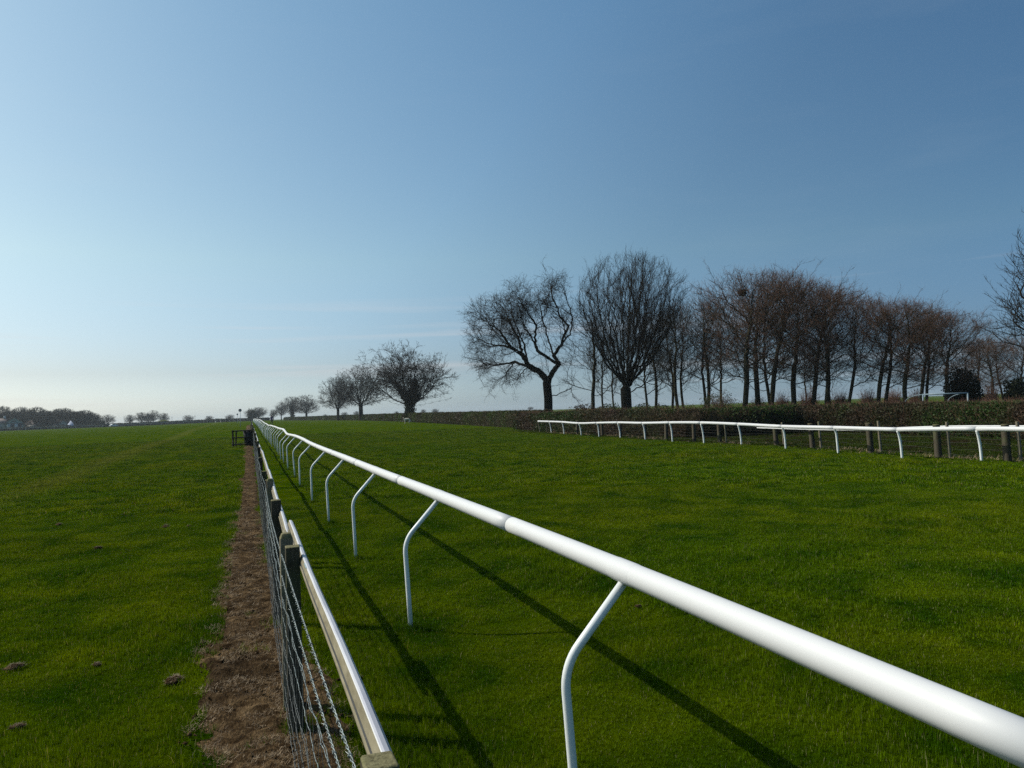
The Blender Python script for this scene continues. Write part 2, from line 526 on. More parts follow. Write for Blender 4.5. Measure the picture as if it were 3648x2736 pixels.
def make_plastic():
    mt, nt, out = nodes('white_plastic')
    v = npos(nt, (1, 1, 1), world=True)
    dirt = nnoise(nt, 6.0, 7, 0.75, npos(nt, (1, 0.35, 1)))
    d = nrange(nt, dirt, 0.60, 0.80, 0.0, 0.28)
    fine = nnoise(nt, 90, 3, 0.6, v)
    sp = nrange(nt, fine, 0.70, 0.76, 0.0, 0.12)
    c = nmix(nt, d, (0.575, 0.575, 0.565), (0.52, 0.52, 0.44))
    c = nmix(nt, sp, c, (0.25, 0.25, 0.2))
    principled(nt, out, c, 0.48, 0.35, dirt, 0.05, 0.002)
    return mt
M['plastic'] = make_plastic()
M['seam'] = simple('seam_gap', (0.05, 0.05, 0.05), (0.1, 0.1, 0.1))
M['plastic_post'] = simple('white_post_plastic', (0.66, 0.69, 0.66), (0.80, 0.82, 0.80), 5.0, 0.4, 0.4, 0.05, sc3=(1, 1, 0.4))
M['sleeve'] = simple('grey_blue_sleeve', (0.16, 0.23, 0.25), (0.22, 0.29, 0.31), 12.0, 0.5)
M['old_white'] = simple('aged_white_plastic', (0.42, 0.41, 0.44), (0.62, 0.61, 0.62), 9.0, 0.42, 0.4, 0.15, sc3=(1, 0.3, 1))
M['old_beige'] = simple('weathered_beige', (0.13, 0.11, 0.065), (0.27, 0.235, 0.155), 26.0, 0.8, 0.2, 0.4, sc3=(1, 0.25, 1))

def make_timber(name, c1, c2, c3):
    mt, nt, out = nodes(name)
    grain = nnoise(nt, 14.0, 6, 0.65, npos(nt, (6, 6, 0.5), world=False), 0.5)
    blot = nnoise(nt, 3.0, 5, 0.65, npos(nt, world=True))
    c = nramp(nt, grain, [(0.30, c1), (0.68, c2)])
    f = nrange(nt, blot, 0.5, 0.72)
    c = nmix(nt, f, c, c3)
    principled(nt, out, c, 0.9, 0.15, grain, 0.7, 0.006)
    return mt
M['timber'] = make_timber('weathered_timber', (0.026, 0.021, 0.015), (0.095, 0.080, 0.056), (0.075, 0.080, 0.040))
M['timber_top'] = make_timber('post_end_grain', (0.075, 0.065, 0.030), (0.21, 0.19, 0.10), (0.14, 0.15, 0.055))
M['timber_pale'] = make_timber('pale_timber', (0.11, 0.095, 0.065), (0.24, 0.21, 0.15), (0.15, 0.15, 0.09))
M['timber_dark'] = make_timber('dark_timber', (0.016, 0.015, 0.012), (0.05, 0.045, 0.035), (0.03, 0.03, 0.02))
M['panel'] = simple('dark_panel', (0.010, 0.011, 0.013), (0.02, 0.021, 0.024), 8, 0.6)

def make_wire():
    mt, nt, out = nodes('galvanised_wire')
    f = nnoise(nt, 60.0, 3, 0.6, npos(nt))
    c = nramp(nt, f, [(0.35, (0.07, 0.08, 0.08)), (0.65, (0.32, 0.37, 0.36))])
    b = principled(nt, out, c, 0.45, 0.5)
    b.inputs['Metallic'].default_value = 0.35
    return mt
M['wire'] = make_wire()
M['wire_mid'] = simple('oxidised_wire', (0.035, 0.038, 0.035), (0.14, 0.15, 0.145), 70, 0.6, world=True)
M['wire_dull'] = simple('dull_wire', (0.05, 0.05, 0.045), (0.12, 0.12, 0.11), 20, 0.6)
M['bark'] = simple('grey_brown_bark', (0.011, 0.009, 0.006), (0.032, 0.027, 0.018), 3.0, 0.95, 0.1, 0.8, 0.05, (2, 2, 0.5))
M['bark_green'] = simple('algae_green_bark', (0.016, 0.015, 0.008), (0.046, 0.043, 0.023), 2.0, 0.95, 0.1, 0.8, 0.05, (2, 2, 0.5))
M['twig'] = simple('dark_twig', (0.012, 0.009, 0.007), (0.030, 0.022, 0.017), 2.0, 0.95, 0.1, 0)
M['twig_red'] = simple('red_brown_twig', (0.080, 0.043, 0.030), (0.175, 0.100, 0.068), 0.6, 0.95, 0.1, 0)
M['ivy'] = leafmat('ivy_leaf', [(0.3, (0.010, 0.020, 0.006)), (0.7, (0.028, 0.042, 0.014))], 0.9)
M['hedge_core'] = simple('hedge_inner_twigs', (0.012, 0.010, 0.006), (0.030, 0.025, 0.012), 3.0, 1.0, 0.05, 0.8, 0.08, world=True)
M['hedge_leaf'] = leafmat('hawthorn_leaf', [(0.34, (0.044, 0.036, 0.018)), (0.50, (0.042, 0.046, 0.012)), (0.64, (0.042, 0.072, 0.008))], 0.22)
M['hedge_leaf_dark'] = leafmat('hedge_leaf_dark', [(0.38, (0.050, 0.033, 0.019)), (0.46, (0.034, 0.036, 0.011)), (0.56, (0.026, 0.054, 0.006))], 0.22)
M['scrub_leaf'] = leafmat('scrub_leaf', [(0.35, (0.045, 0.032, 0.020)), (0.6, (0.045, 0.055, 0.014)), (0.75, (0.060, 0.080, 0.016))], 0.5)
M['evergreen'] = leafmat('evergreen_leaf', [(0.3, (0.008, 0.012, 0.004)), (0.7, (0.018, 0.026, 0.008))], 0.6)
M['gorse'] = leafmat('gorse_leaf', [(0.3, (0.10, 0.14, 0.01)), (0.7, (0.25, 0.27, 0.02))], 0.4)

# ------------------------------------------------------------------ ground: one sheet to the horizon
def build_ground():
    xs = np.concatenate([-np.geomspace(3000, 12, 60), np.arange(-11.5, 24, 0.5), np.geomspace(24.5, 3000, 60)])
    ys = np.concatenate([np.arange(-60, -4, 6), np.arange(-4, 60, 0.5), np.geomspace(60.5, 3000, 130)])
    X, Y = np.meshgrid(xs, ys)
    Z = ground(X, Y)
    V = np.stack([X, Y, Z], -1).reshape(-1, 3)
    nx, ny = len(xs), len(ys)
    i, j = np.meshgrid(np.arange(nx - 1), np.arange(ny - 1))
    a = (j * nx + i).ravel()
    Q = np.stack([a, a + 1, a + 1 + nx, a + nx], 1)
    me = make_mesh('ground', V, Q, None, [M['turf']], None, True)
    new_obj('ground', me, kind='structure')
build_ground()

# strip of bare soil and dead thatch under the wire fence
def strip_mask(x, y):
    """>0 inside the soil strip"""
    n = np.array([mnoise.noise(Vector((a * 2.2, b * 0.9, 3.1))) for a, b in zip(np.ravel(x), np.ravel(y))]).reshape(np.shape(x))
    n2 = np.array([mnoise.noise(Vector((a * 7, b * 5, 9.1))) for a, b in zip(np.ravel(x), np.ravel(y))]).reshape(np.shape(x))
    left = np.interp(y, [0, 4, 6, 10, 31, 50, 80, 140], [-.22, -.26, -.38, -.28, -.27, -.36, -.45, -.5])
    right = np.interp(y, [0, 2, 4.2, 5.2, 7, 10, 60, 140], [.62, .55, .50, .40, .22, .16, .12, .1])
    d = np.minimum(x - left, right - x)
    return d + n * 0.17 + n2 * 0.08

def build_path():
    xs = np.arange(-0.8, 1.05, 0.022)
    ys = np.concatenate([np.arange(0.2, 9, 0.03), np.geomspace(9.05, 150, 320)])
    X, Y = np.meshgrid(xs, ys)
    d = strip_mask(X, Y)
    bump = np.array([mnoise.fractal(Vector((a * 9, b * 9, 0)), 0.8, 2.1, 4) for a, b in zip(X.ravel(), Y.ravel())]).reshape(X.shape)
    mound = np.array([mnoise.fractal(Vector((a * 3.5, b * 2.5, 6)), 0.9, 2.0, 3) for a, b in zip(X.ravel(), Y.ravel())]).reshape(X.shape)
    Z = ground(X, Y) + np.clip(d * 0.25, -0.03, 0.014) + np.where(d > 0, np.clip(bump * 0.022, -.010, 1) + np.clip(mound, 0, 1) * 0.035 + Y * .0004, 0) * np.clip(d * 12, 0, 1)
    V = np.stack([X, Y, Z], -1).reshape(-1, 3)
    nx, ny = len(xs), len(ys)
    i, j = np.meshgrid(np.arange(nx - 1), np.arange(ny - 1))
    a = (j * nx + i).ravel()
    Q = np.stack([a, a + 1, a + 1 + nx, a + nx], 1)
    me = make_mesh('path', V, Q, None, [M['soil']], None, True)
    new_obj('path', me, kind='structure')
build_path()

# ------------------------------------------------------------------ grass: blade patches set out by geometry nodes
def blade_patch(size, n, h, w, rng, lean=0.5):
    """n grass blades over a size x size square as verts / tris / tone"""
    P = rng.uniform(-size / 2, size / 2, (n, 2))
    ang = rng.uniform(0, 2 * np.pi, n)
    fq = 2 * np.pi / max(size, .01) if size else 0
    hh = h * rng.uniform(0.45, 1.25, n)
    if size:
        cl = sum(np.sin(P[:, 0] * fq * a + b) * np.sin(P[:, 1] * fq * c + d) for a, b, c, d in rng.uniform(1.0, 5.0, (6, 4)))
        hh *= np.clip(1 + 0.42 * cl, .35, 2.2)
    ww = w * rng.uniform(0.6, 1.3, n)
    ln = rng.uniform(0.1, 1.0, n) * lean * hh
    la = rng.uniform(0, 2 * np.pi, n)
    sx, sy = np.cos(ang) * ww / 2, np.sin(ang) * ww / 2
    lx, ly = np.cos(la) * ln, np.sin(la) * ln
    z0 = np.full(n, -0.004)
    b0 = np.stack([P[:, 0] - sx, P[:, 1] - sy, z0], 1)
    b1 = np.stack([P[:, 0] + sx, P[:, 1] + sy, z0], 1)
    m0 = np.stack([P[:, 0] - sx * .8 + lx * .35, P[:, 1] - sy * .8 + ly * .35, hh * .55], 1)
    m1 = np.stack([P[:, 0] + sx * .8 + lx * .35, P[:, 1] + sy * .8 + ly * .35, hh * .55], 1)
    tp = np.stack([P[:, 0] + lx, P[:, 1] + ly, hh], 1)
    V = np.stack([b0, b1, m0, m1, tp], 1).reshape(-1, 3)
    i = np.arange(n) * 5
    T = np.concatenate([np.stack([i, i + 1, i + 3], 1), np.stack([i, i + 3, i + 2], 1), np.stack([i + 2, i + 3, i + 4], 1)])
    tone = np.repeat(rng.uniform(0, 1, n), 5)
    return V, T, tone

def build_grass(name, patches, pts, rots, scls, vidx, mat):
    Vs, Ts, tones, pid = [], [], [], []
    off = 0
    for k, (V, T, t) in enumerate(patches):
        Vs.append(V); Ts.append(T + off); tones.append(t); pid.append(np.full(len(V), k)); off += len(V)
    n = len(pts)
    Vs.append(pts); tones.append(np.zeros(n)); pid.append(np.full(n, -1))
    V = np.concatenate(Vs)
    rot = np.zeros((len(V), 3)); scl = np.ones(len(V)); vi = np.zeros(len(V), int)
    rot[off:, 2] = rots; scl[off:] = scls; vi[off:] = vidx
    me = make_mesh(name, V, None, np.concatenate(Ts), [mat], None, False, {
        'tone': ('FLOAT', 'POINT', np.concatenate(tones)), 'pid': ('INT', 'POINT', np.concatenate(pid)),
        'rot': ('FLOAT_VECTOR', 'POINT', rot), 'scl': ('FLOAT', 'POINT', scl), 'vi': ('INT', 'POINT', vi)})
    o = new_obj(name, me, kind='stuff')
    ng = bpy.data.node_groups.new(name + '_scatter', 'GeometryNodeTree')
    ng.interface.new_socket('Geometry', in_out='INPUT', socket_type='NodeSocketGeometry')
    ng.interface.new_socket('Geometry', in_out='OUTPUT', socket_type='NodeSocketGeometry')
    N, L = ng.nodes, ng.links
    gi = N.new('NodeGroupInput'); go = N.new('NodeGroupOutput')
    def attr(an, typ):
        a = N.new('GeometryNodeInputNamedAttribute'); a.data_type = typ; a.inputs['Name'].default_value = an
        return [s for s in a.outputs if s.enabled and s.name == 'Attribute'][0]
    pa = attr('pid', 'INT')
    def sep(k):
        cmp = N.new('FunctionNodeCompare'); cmp.data_type = 'INT'; cmp.operation = 'EQUAL'
        ins = [s for s in cmp.inputs if s.enabled]
        L.new(pa, ins[0]); ins[1].default_value = k
        s = N.new('GeometryNodeSeparateGeometry'); s.domain = 'POINT'
        L.new(gi.outputs[0], s.inputs['Geometry']); L.new(cmp.outputs[0], s.inputs['Selection'])
        return s.outputs['Selection']
    g2i = N.new('GeometryNodeGeometryToInstance')
    for k in reversed(range(len(patches))):
        L.new(sep(k), g2i.inputs[0])
    iop = N.new('GeometryNodeInstanceOnPoints')
    L.new(sep(-1), iop.inputs['Points']); L.new(g2i.outputs[0], iop.inputs['Instance'])
    iop.inputs['Pick Instance'].default_value = True
    L.new(attr('vi', 'INT'), iop.inputs['Instance Index'])
    L.new(attr('rot', 'FLOAT_VECTOR'), iop.inputs['Rotation'])
    sx = N.new('ShaderNodeCombineXYZ')
    sa = attr('scl', 'FLOAT')
    sx.inputs[0].default_value = 1; sx.inputs[1].default_value = 1
    L.new(sa, sx.inputs[2]); L.new(sx.outputs[0], iop.inputs['Scale'])
    L.new(iop.outputs[0], go.inputs[0])
    md = o.modifiers.new('scatter', 'NODES'); md.node_group = ng
    return o

def in_view(x, y, margin=1.0):
    """on the ground plane, inside the field of view widened so a step to the side still finds grass"""
    b = np.arctan2(x, y) - YAW
    return (np.abs(b) < R(44)) | (np.hypot(x, y) < 3.0 + margin)

def grass_ring(name, cell, r0, r1, n, h, w, seed, nvar=4, keep_strip=True):
    rng = np.random.default_rng(seed)
    patches = [blade_patch(cell * 1.08, n, h, w, rng) for _ in range(nvar)]
    gx = np.arange(-r1 - cell, r1 + cell, cell)
    X, Y = np.meshgrid(gx, np.arange(-2, r1 + cell, cell))
    X, Y = X.ravel(), Y.ravel()
    d = np.hypot(X, Y)
    ok = (d >= r0) & (d < r1) & in_view(X, Y, cell)
    X, Y = X[ok], Y[ok]
    if keep_strip:
        ok = strip_mask(X, Y) < (-cell * 0.12 if cell < 1 else -cell * .42)
        X, Y = X[ok], Y[ok]
    Z = ground(X, Y)
    tuf = np.array([mnoise.noise(Vector((a * .8, b * .8, 5))) for a, b in zip(X, Y)])
    pts = np.stack([X, Y, Z], 1)
    build_grass(name, patches, pts, rng.integers(0, 4, len(X)) * np.pi / 2, np.clip(1 + tuf * 0.9, .5, 1.8),
                rng.integers(0, nvar, len(X)), M['blade'])
    print(name, len(X), 'patches')

grass_ring('grass', 0.25, 0.0, 6.0, 1500, 0.019, 0.0022, 1, 6)
grass_ring('grass', 0.5, 6.0, 16.0, 3600, 0.022, 0.0036, 2, 5)
grass_ring('grass', 1.5, 16.0, 70.0, 7000, 0.034, 0.011, 3, 4)

# ragged longer grass and straw along the strip and at post feet
def fibres(n, pos_fn, rng, ln=(0.03, 0.10), w=0.0022, flat=0.25):
    P = pos_fn(n)
    n = len(P)
    a = rng.uniform(0, 2 * np.pi, n); L = rng.uniform(*ln, n)
    el = rng.uniform(-0.05, flat, n)
    d = np.stack([np.cos(a) * np.cos(el), np.sin(a) * np.cos(el), np.sin(el)], 1) * L[:, None]
    bend = np.stack([-np.sin(a), np.cos(a), rng.uniform(0, .5, n)], 1) * (L * rng.uniform(-.25, .25, n))[:, None]
    s = np.stack([-np.sin(a), np.cos(a), np.zeros(n)], 1) * w * rng.uniform(.6, 1.4, n)[:, None]
    p0, p1, p2 = P, P + d * .5 + bend, P + d
    V = np.stack([p0 - s, p0 + s, p1 - s, p1 + s, p2 + [0, 0, .002]], 1).reshape(-1, 3)
    i = np.arange(n) * 5
    T = np.concatenate([np.stack([i, i + 1, i + 3], 1), np.stack([i, i + 3, i + 2], 1), np.stack([i + 2, i + 3, i + 4], 1)])
    return V, T, np.repeat(rng.uniform(0, 1, n), 5)

def strip_points(n):
    rng = np.random.default_rng(21)
    y = rng.uniform(0, 1, n) ** 1.6 * 14 + 1.2
    x = rng.uniform(-.6, .7, n)
    d = strip_mask(x, y)
    clump = np.array([mnoise.noise(Vector((a * 5, b * 5, 2))) for a, b in zip(x, y)])
    ok = (d > -0.03) & (clump > -0.12)
    x, y, clump = x[ok], y[ok], clump[ok]
    return np.stack([x, y, ground(x, y) + 0.016 + 0.03 * rng.uniform(0, 1, len(x)) * (clump + .2)], 1)
V, T, tn = fibres(80000, strip_points, np.random.default_rng(5), (.010, .040), .0010, .8)
new_obj('dead_grass', make_mesh('dead_grass', V, None, T, [M['straw']], None, False, {'tone': ('FLOAT', 'POINT', tn)}), kind='stuff')

def crumbs():
    """loose crumbs of soil and matted thatch on the strip"""
    rng = np.random.default_rng(17); n = 5200
    y = rng.uniform(0, 1, n) ** 1.7 * 16 + 1.2; x = rng.uniform(-.65, .75, n)
    d = strip_mask(x, y)
    cl = np.array([mnoise.noise(Vector((a * 4, b * 3, 12))) for a, b in zip(x, y)])
    ok = (d > -.05) & (cl > -.1); x, y = x[ok], y[ok]; n = len(x)
    b = np.array([(1, 0, 0), (-1, 0, 0), (0, 1, 0), (0, -1, 0), (0, 0, .7), (0, 0, -.5)], float)
    t = np.array([(0, 2, 4), (2, 1, 4), (1, 3, 4), (3, 0, 4), (2, 0, 5), (1, 2, 5), (3, 1, 5), (0, 3, 5)])
    sz = .004 + .016 * rng.uniform(0, 1, n) ** 3
    V = b[None] * sz[:, None, None] * rng.uniform(.5, 1.4, (n, 6, 1)) + rng.normal(0, .15, (n, 6, 3)) * sz[:, None, None]
    V += np.stack([x, y, ground(x, y) + .020 + sz * .3], 1)[:, None]
    T = (t[None] + (np.arange(n) * 6)[:, None, None]).reshape(-1, 3)
    new_obj('soil_crumbs', make_mesh('soil_crumbs', V.reshape(-1, 3), None, T, [M['soil']], None, False), kind='stuff')
crumbs()

def edge_blades():
    rng = np.random.default_rng(8)
    n = 60000
    y = rng.uniform(0, 1, n) ** 1.5 * 20 + 1.0
    x = rng.uniform(-.75, .95, n)
    d = strip_mask(x, y)
    cl = np.array([mnoise.noise(Vector((a * 6, b * 3, 7))) for a, b in zip(x, y)])
    ok = ((d < 0.03) & (d > -0.16)) | ((cl > 0.42) & (d > 0))
    x, y, cl = x[ok], y[ok], cl[ok]
    n = len(x)
    V, T, tone = blade_patch(0.0, n, 0.05, 0.004, rng, 0.8)
    V = V.reshape(n, 5, 3)
    V[:, :, 0] += x[:, None]; V[:, :, 1] += y[:, None]; V[:, :, 2] += ground(x, y)[:, None]
    me = make_mesh('grass', V.reshape(-1, 3), None, T, [M['blade']], None, False, {'tone': ('FLOAT', 'POINT', tone)})
    new_obj('grass', me, kind='stuff')
edge_blades()
def foot_tufts():
    rng = np.random.default_rng(14)
    feet = [(1.152, yy_) for yy_ in (2.70, 5.84, 8.97, 12.15, 15.28, 19.05, 22.1, 25.6, 28.9)] + [(.24, 1.55), (.24, 4.3), (.22, 6.5), (.22, 9.3), (.22, 11.3), (.22, 14.7)] + [(17.5, 15.6), (17.4, 18.5), (17.6, 21.2), (18.0, 24.3), (16.9, 13.4)]
    xs_, ys_ = [], []
    for fx_, fy_ in feet:
        n = 420; rr = np.abs(rng.normal(0, .07, n)) + .015; a = rng.uniform(0, 6.283, n)
        xs_.append(fx_ + rr * np.cos(a)); ys_.append(fy_ + rr * np.sin(a))
    x, y = np.concatenate(xs_), np.concatenate(ys_); n = len(x)
    V, T, tone = blade_patch(0.0, n, 0.065, 0.004, rng, 0.7)
    V = V.reshape(n, 5, 3); V[:, :, 0] += x[:, None]; V[:, :, 1] += y[:, None]; V[:, :, 2] += ground(x, y)[:, None]
    new_obj('grass', make_mesh('grass', V.reshape(-1, 3), None, T, [M['blade']], None, False, {'tone': ('FLOAT', 'POINT', tone)}), kind='stuff')
foot_tufts()

# brown clods of dead thatch lying on the turf
def clod_mesh(seed, size):
    rng = np.random.default_rng(seed)
    g = Geo()
    n1, n2 = 14, 8
    th = np.linspace(0, 2 * np.pi, n1, endpoint=False)
    ph = np.linspace(0.05, np.pi / 2, n2)
    V = []
    for p in ph:
        for t in th:
            r = 1 + 0.45 * mnoise.noise(Vector((math.cos(t) * 2 + seed, math.sin(t) * 2, p * 2)))
            V.append((math.cos(t) * math.sin(p) * r, math.sin(t) * math.sin(p) * r * .7, math.cos(p) * r * .45 - .02))
    V = np.array(V) * size * .85
    Q = [(i*n1+j, (i+1)*n1+j, (i+1)*n1+(j+1) % n1, i*n1+(j+1) % n1) for i in range(n2-1) for j in range(n1)]
    g.add(V, Q, T=[(0, j, j+1) for j in range(1, n1-1)], m=0)
    F, T, _ = fibres(140, lambda n: V[rng.integers(0, len(V), n)] * rng.uniform(.8, 1.1, (n, 1)), rng, (size * .25, size * .6), size * .02, 0.3)
    g.add(F, None, T, m=1)
    return g.mesh('thatch_clod', [M['soil'], M['straw']])
clods = [(-0.50, 5.35, .075, 'pile of dead thatch spilling from the bare strip onto the grass'),
         (-1.60, 6.17, 0.070, 'large brown clod on the grass at the far left edge'), (-1.05, 5.95, 0.040, 'small brown clod midway between the strip and the left frame edge'), (-1.27, 4.93, 0.045, 'dim brown clod low in the left corner of the turf'), (-1.32, 13.25, 0.090, 'longest flat brown scrape on the left turf'), (-0.97, 13.16, 0.050, 'short brown scrape just right of the longest one on the left turf'), (-1.99, 11.52, 0.070, 'flat brown scrape on the middle of the left turf'), (-3.13, 14.67, 0.070, 'dark flat scrape up the left turf near the frame edge'),
         (0.62, 4.95, .040, 'brown tuft of dead grass right of the low white rail'),
         (3.35, 3.75, .035, 'brown clod in the turf under the thick white rail'),
         (3.05, 5.6, .035, 'worn brown scrape on the turf just below the rail near its middle')]
for i, (x, y, s, lb) in enumerate(clods):
    thing('thatch_clod', lb, 'clod', (x, y, gz(x, y) + .012), random.uniform(0, 3), 'brown clods on the turf', clod_mesh(i, s))

# ------------------------------------------------------------------ thick white running rail
RAIL_X = 1.42
post_y = [2.70, 5.84, 8.97, 12.15, 15.28, 19.05, 22.1, 25.6, 28.9, 31.7]
y = 34.7
while y < 300:
    post_y.append(y + random.uniform(-.08, .08)); y += 3.08
foot_dx = [0.02, .01, 0, 0, -.02, -.02, .03, 0, 0, 0, .01, .05, .05]
rail_z = {2.70: 1.030, 5.84: 1.035, 8.97: 1.035, 12.15: 1.04, 15.28: 1.04, 19.05: 1.05, 22.1: 1.085, 25.6: 1.10, 28.9: 1.075, 31.7: 1.065}
rail_lx = {31.7: -.01, 34.7: .0}

def rail_height(i, y):
    if i < 10: return list(rail_z.values())[i]
    base = float(np.interp(y, [34, 38, 45, 53, 63, 74, 92, 106, 121, 160, 281], [1.19, 1.18, 1.19, 1.24, 1.19, 1.27, 1.41, 1.56, 1.64, 1.74, 1.92]))
    return base + random.uniform(-.018, .018)
# the foot of a support is at x 1.15, its bent arm reaches the rail
def support_mesh(name, prof, r=.0185, k=14, mats=None, band=None):
    P = []
    a, b, c = [np.array(q, float) for q in (prof[0], prof[1], prof[2])]
    # straight up, an arc round the knee, straight arm
    d1 = (b - a) / np.linalg.norm(b - a); d2 = (c - b) / np.linalg.norm(c - b)
    rr = 0.10
    s = b - d1 * rr; e = b + d2 * rr
    P = [a, (a + s) / 2, s]
    for t in np.linspace(0.12, 0.88, 7):
        P.append((1-t)**2 * s + 2*t*(1-t) * b + t*t * e)
    P += [e, c]
    g = Geo(); g.tube(P, r, k)
    return g.mesh(name, mats or [M['plastic_post']], True)
rail = thing('running_rail', 'thick white tubular racecourse rail sweeping from the lower right corner to the horizon', 'rail', (RAIL_X, 0, 0))
tops = []
for i, y in enumerate(post_y):
    gx = foot_dx[i] if i < len(foot_dx) else random.uniform(-.01, .04)
    tops.append((RAIL_X + random.uniform(-.012, .012) * (i > 1) - (0.04 if i == 0 else 0) * 0, y, rail_height(i, y)))
# supports: near ones each fitted to its own foot, the many far ones share one shape
sup_shared = support_mesh('support', [(0, 0, -1.15), (-.0, 0, -.32), (.245, 0, -.055)], k=8)
for i, (x, y, z) in enumerate(tops):
    fx = 1.152 + (foot_dx[i] if i < len(foot_dx) else random.uniform(-.02, .03))
    if i < 14:
        g0 = gz(fx, y)
        me = support_mesh('support', [(fx - RAIL_X, y, g0 - .05), (1.128 - RAIL_X + (fx - 1.152) * .3, y, z - .335), (x - RAIL_X - .014, y, z - .042)])
        new_obj('support', me, rail)
    else:
        o = new_obj('support', sup_shared, rail, (fx - RAIL_X, y, z))
        o.rotation_euler = (random.uniform(-.02, .02), random.uniform(-.02, .02), random.uniform(-.06, .06))
# rail tube: gently sagging lengths between sleeves, each its own piece with a joint gap
def catmull(P, n):
    P = np.asarray(P); out = []
    Q = np.concatenate([[2*P[0]-P[1]], P, [2*P[-1]-P[-2]]])
    for i in range(1, len(Q) - 2):
        for t in np.linspace(0, 1, n, endpoint=False):
            out.append(0.5 * ((2*Q[i]) + (-Q[i-1]+Q[i+1])*t + (2*Q[i-1]-5*Q[i]+4*Q[i+1]-Q[i+2])*t*t + (-Q[i-1]+3*Q[i]-3*Q[i+1]+Q[i+2])*t**3))
    out.append(P[-1])
    return np.array(out)
pts = [(RAIL_X, -3.2, .952), (RAIL_X, -.45, .988)] + tops
curve = catmull(pts, 12)
seams = [0.95, 4.08, 7.38, 10.55, 13.7, 17.1, 20.6, 23.9, 27.2, 30.4] + [a + 1.5 for a in post_y[9:-1]]
cuts = [curve[0][1]] + seams + [curve[-1][1]]
def curve_at(y):
    return np.array([np.interp(y, curve[:, 1], curve[:, 0]) - RAIL_X, y, np.interp(y, curve[:, 1], curve[:, 2])])
for a, b in zip(cuts[:-1], cuts[1:]):
    k = 32 if a < 12 else (16 if a < 60 else 8)
    n = max(3, int((b - a) / (.22 if a < 40 else .8)))
    P = [curve_at(t) for t in np.linspace(a + .0035, b - .0035, n)]
    g = Geo(); g.tube(P, .0458, k)
    new_obj('rail_section', g.mesh('rail_section', [M['plastic']], True), rail)
    if b < 60:
        g = Geo(); g.tube([curve_at(b - .03), curve_at(b + .03)], .0438, k)
        new_obj('joint_sleeve', g.mesh('joint_sleeve', [M['seam']], True), rail)
# raised saddle over each support of the near rail
for i, (x, y, z) in enumerate(tops[:14]):
    g = Geo()
    c = curve_at(y)
    g.tube([curve_at(y - .09), curve_at(y - .075), curve_at(y + .075), curve_at(y + .09)], [.0459, .0474, .0474, .0459], 32, cap=False)
    new_obj('rail_saddle', g.mesh('rail_saddle', [M['plastic']], True), rail)

# ------------------------------------------------------------------ timber and wire fence with its low old rail
fence_y = [(1.55, .244, .070), (4.27, .200, .078), (6.51, .188, .080), (9.3, .196, .075), (11.3, .186, .075), (14.75, .184, .075), (19.4, .200, .08), (24.1, .196, .08)]
y = 26.6
while y < 150:
    fence_y.append((y, .198 + random.uniform(-.015, .015), .08)); y += random.uniform(2.3, 2.8)
fence = thing('wire_fence', 'weathered post and wire fence beside the bare soil strip, carrying a low white rail', 'fence', (.2, 0, 0))
def post_mesh(name, w, d, h, lean=(0, 0), tip='flat', mats=None, seed=0):
    rng = random.Random(seed)
    g = Geo()
    nz = 7
    V = []
    for i in range(nz):
        t = i / (nz - 1)
        for sx, sy in ((-1, -1), (1, -1), (1, 1), (-1, 1)):
            s = 1.06 - .08 * t
            V.append((sx * w / 2 * s + lean[0] * t + rng.uniform(-.002, .002), sy * d / 2 * s + lean[1] * t + rng.uniform(-.002, .002), -.25 + (h + .25) * t))
    Q = [(i*4+j, i*4+(j+1) % 4, (i+1)*4+(j+1) % 4, (i+1)*4+j) for i in range(nz-1) for j in range(4)]
    g.add(V, Q)
    top = np.array(V[-4:])
    c = top.mean(0)
    if tip == 'chamfer':
        t2 = c + (top - c) * .68; t2[:, 2] += .03
        g.add(np.concatenate([top, t2]), [(j, (j+1) % 4, 4+(j+1) % 4, 4+j) for j in range(4)] + [(4, 5, 6, 7)], m=1)
    else:
        t2 = c + (top - c) * .93; t2[:, 2] += .006
        t3 = c + (top - c) * .45; t3[:, 2] += .004 + rng.uniform(-.003, .003)
        W = np.concatenate([top, t2, t3])
        g.add(W, [(j, (j+1) % 4, 4+(j+1) % 4, 4+j) for j in range(4)] + [(4+j, 4+(j+1) % 4, 8+(j+1) % 4, 8+j) for j in range(4)] + [(8, 9, 10, 11)], m=1)
    return g.mesh(name, mats or [M['timber'], M['timber_top']])
for i, (y, x, w) in enumerate(fence_y):
    g0 = gz(x, y)
    h = .972 if i == 0 else 1.0 + (random.uniform(-.05, .04) if i > 1 else 0)
    me = post_mesh('post', w, w * (1.1 if i == 0 else 1.0), h, (random.uniform(-.012, .012) - (.035 if i == 1 else 0) * 0, random.uniform(-.02, .02)), seed=i)
    o = new_obj('post', me, fence, (x - .2, y, g0)); bevel(o, .005, 2)
me = post_mesh('post', .075, .075, 1.0, (0, 0), 'chamfer', [M['timber_pale'], M['timber_top']], 99)
o = new_obj('post', me, fence, (.200 - .012 - .2, 4.62, gz(.2, 4.6)), label='pale post with chamfered top right behind the nearest dark post'); bevel(o, .006, 2)
me = post_mesh('post', .075, .075, .99, (0, 0), 'chamfer', [M['timber_pale'], M['timber_top']], 98)
o = new_obj('post', me, fence, (.205 - .2, 9.05, gz(.2, 9.05)), label='pale post with chamfered top'); bevel(o, .006, 2)

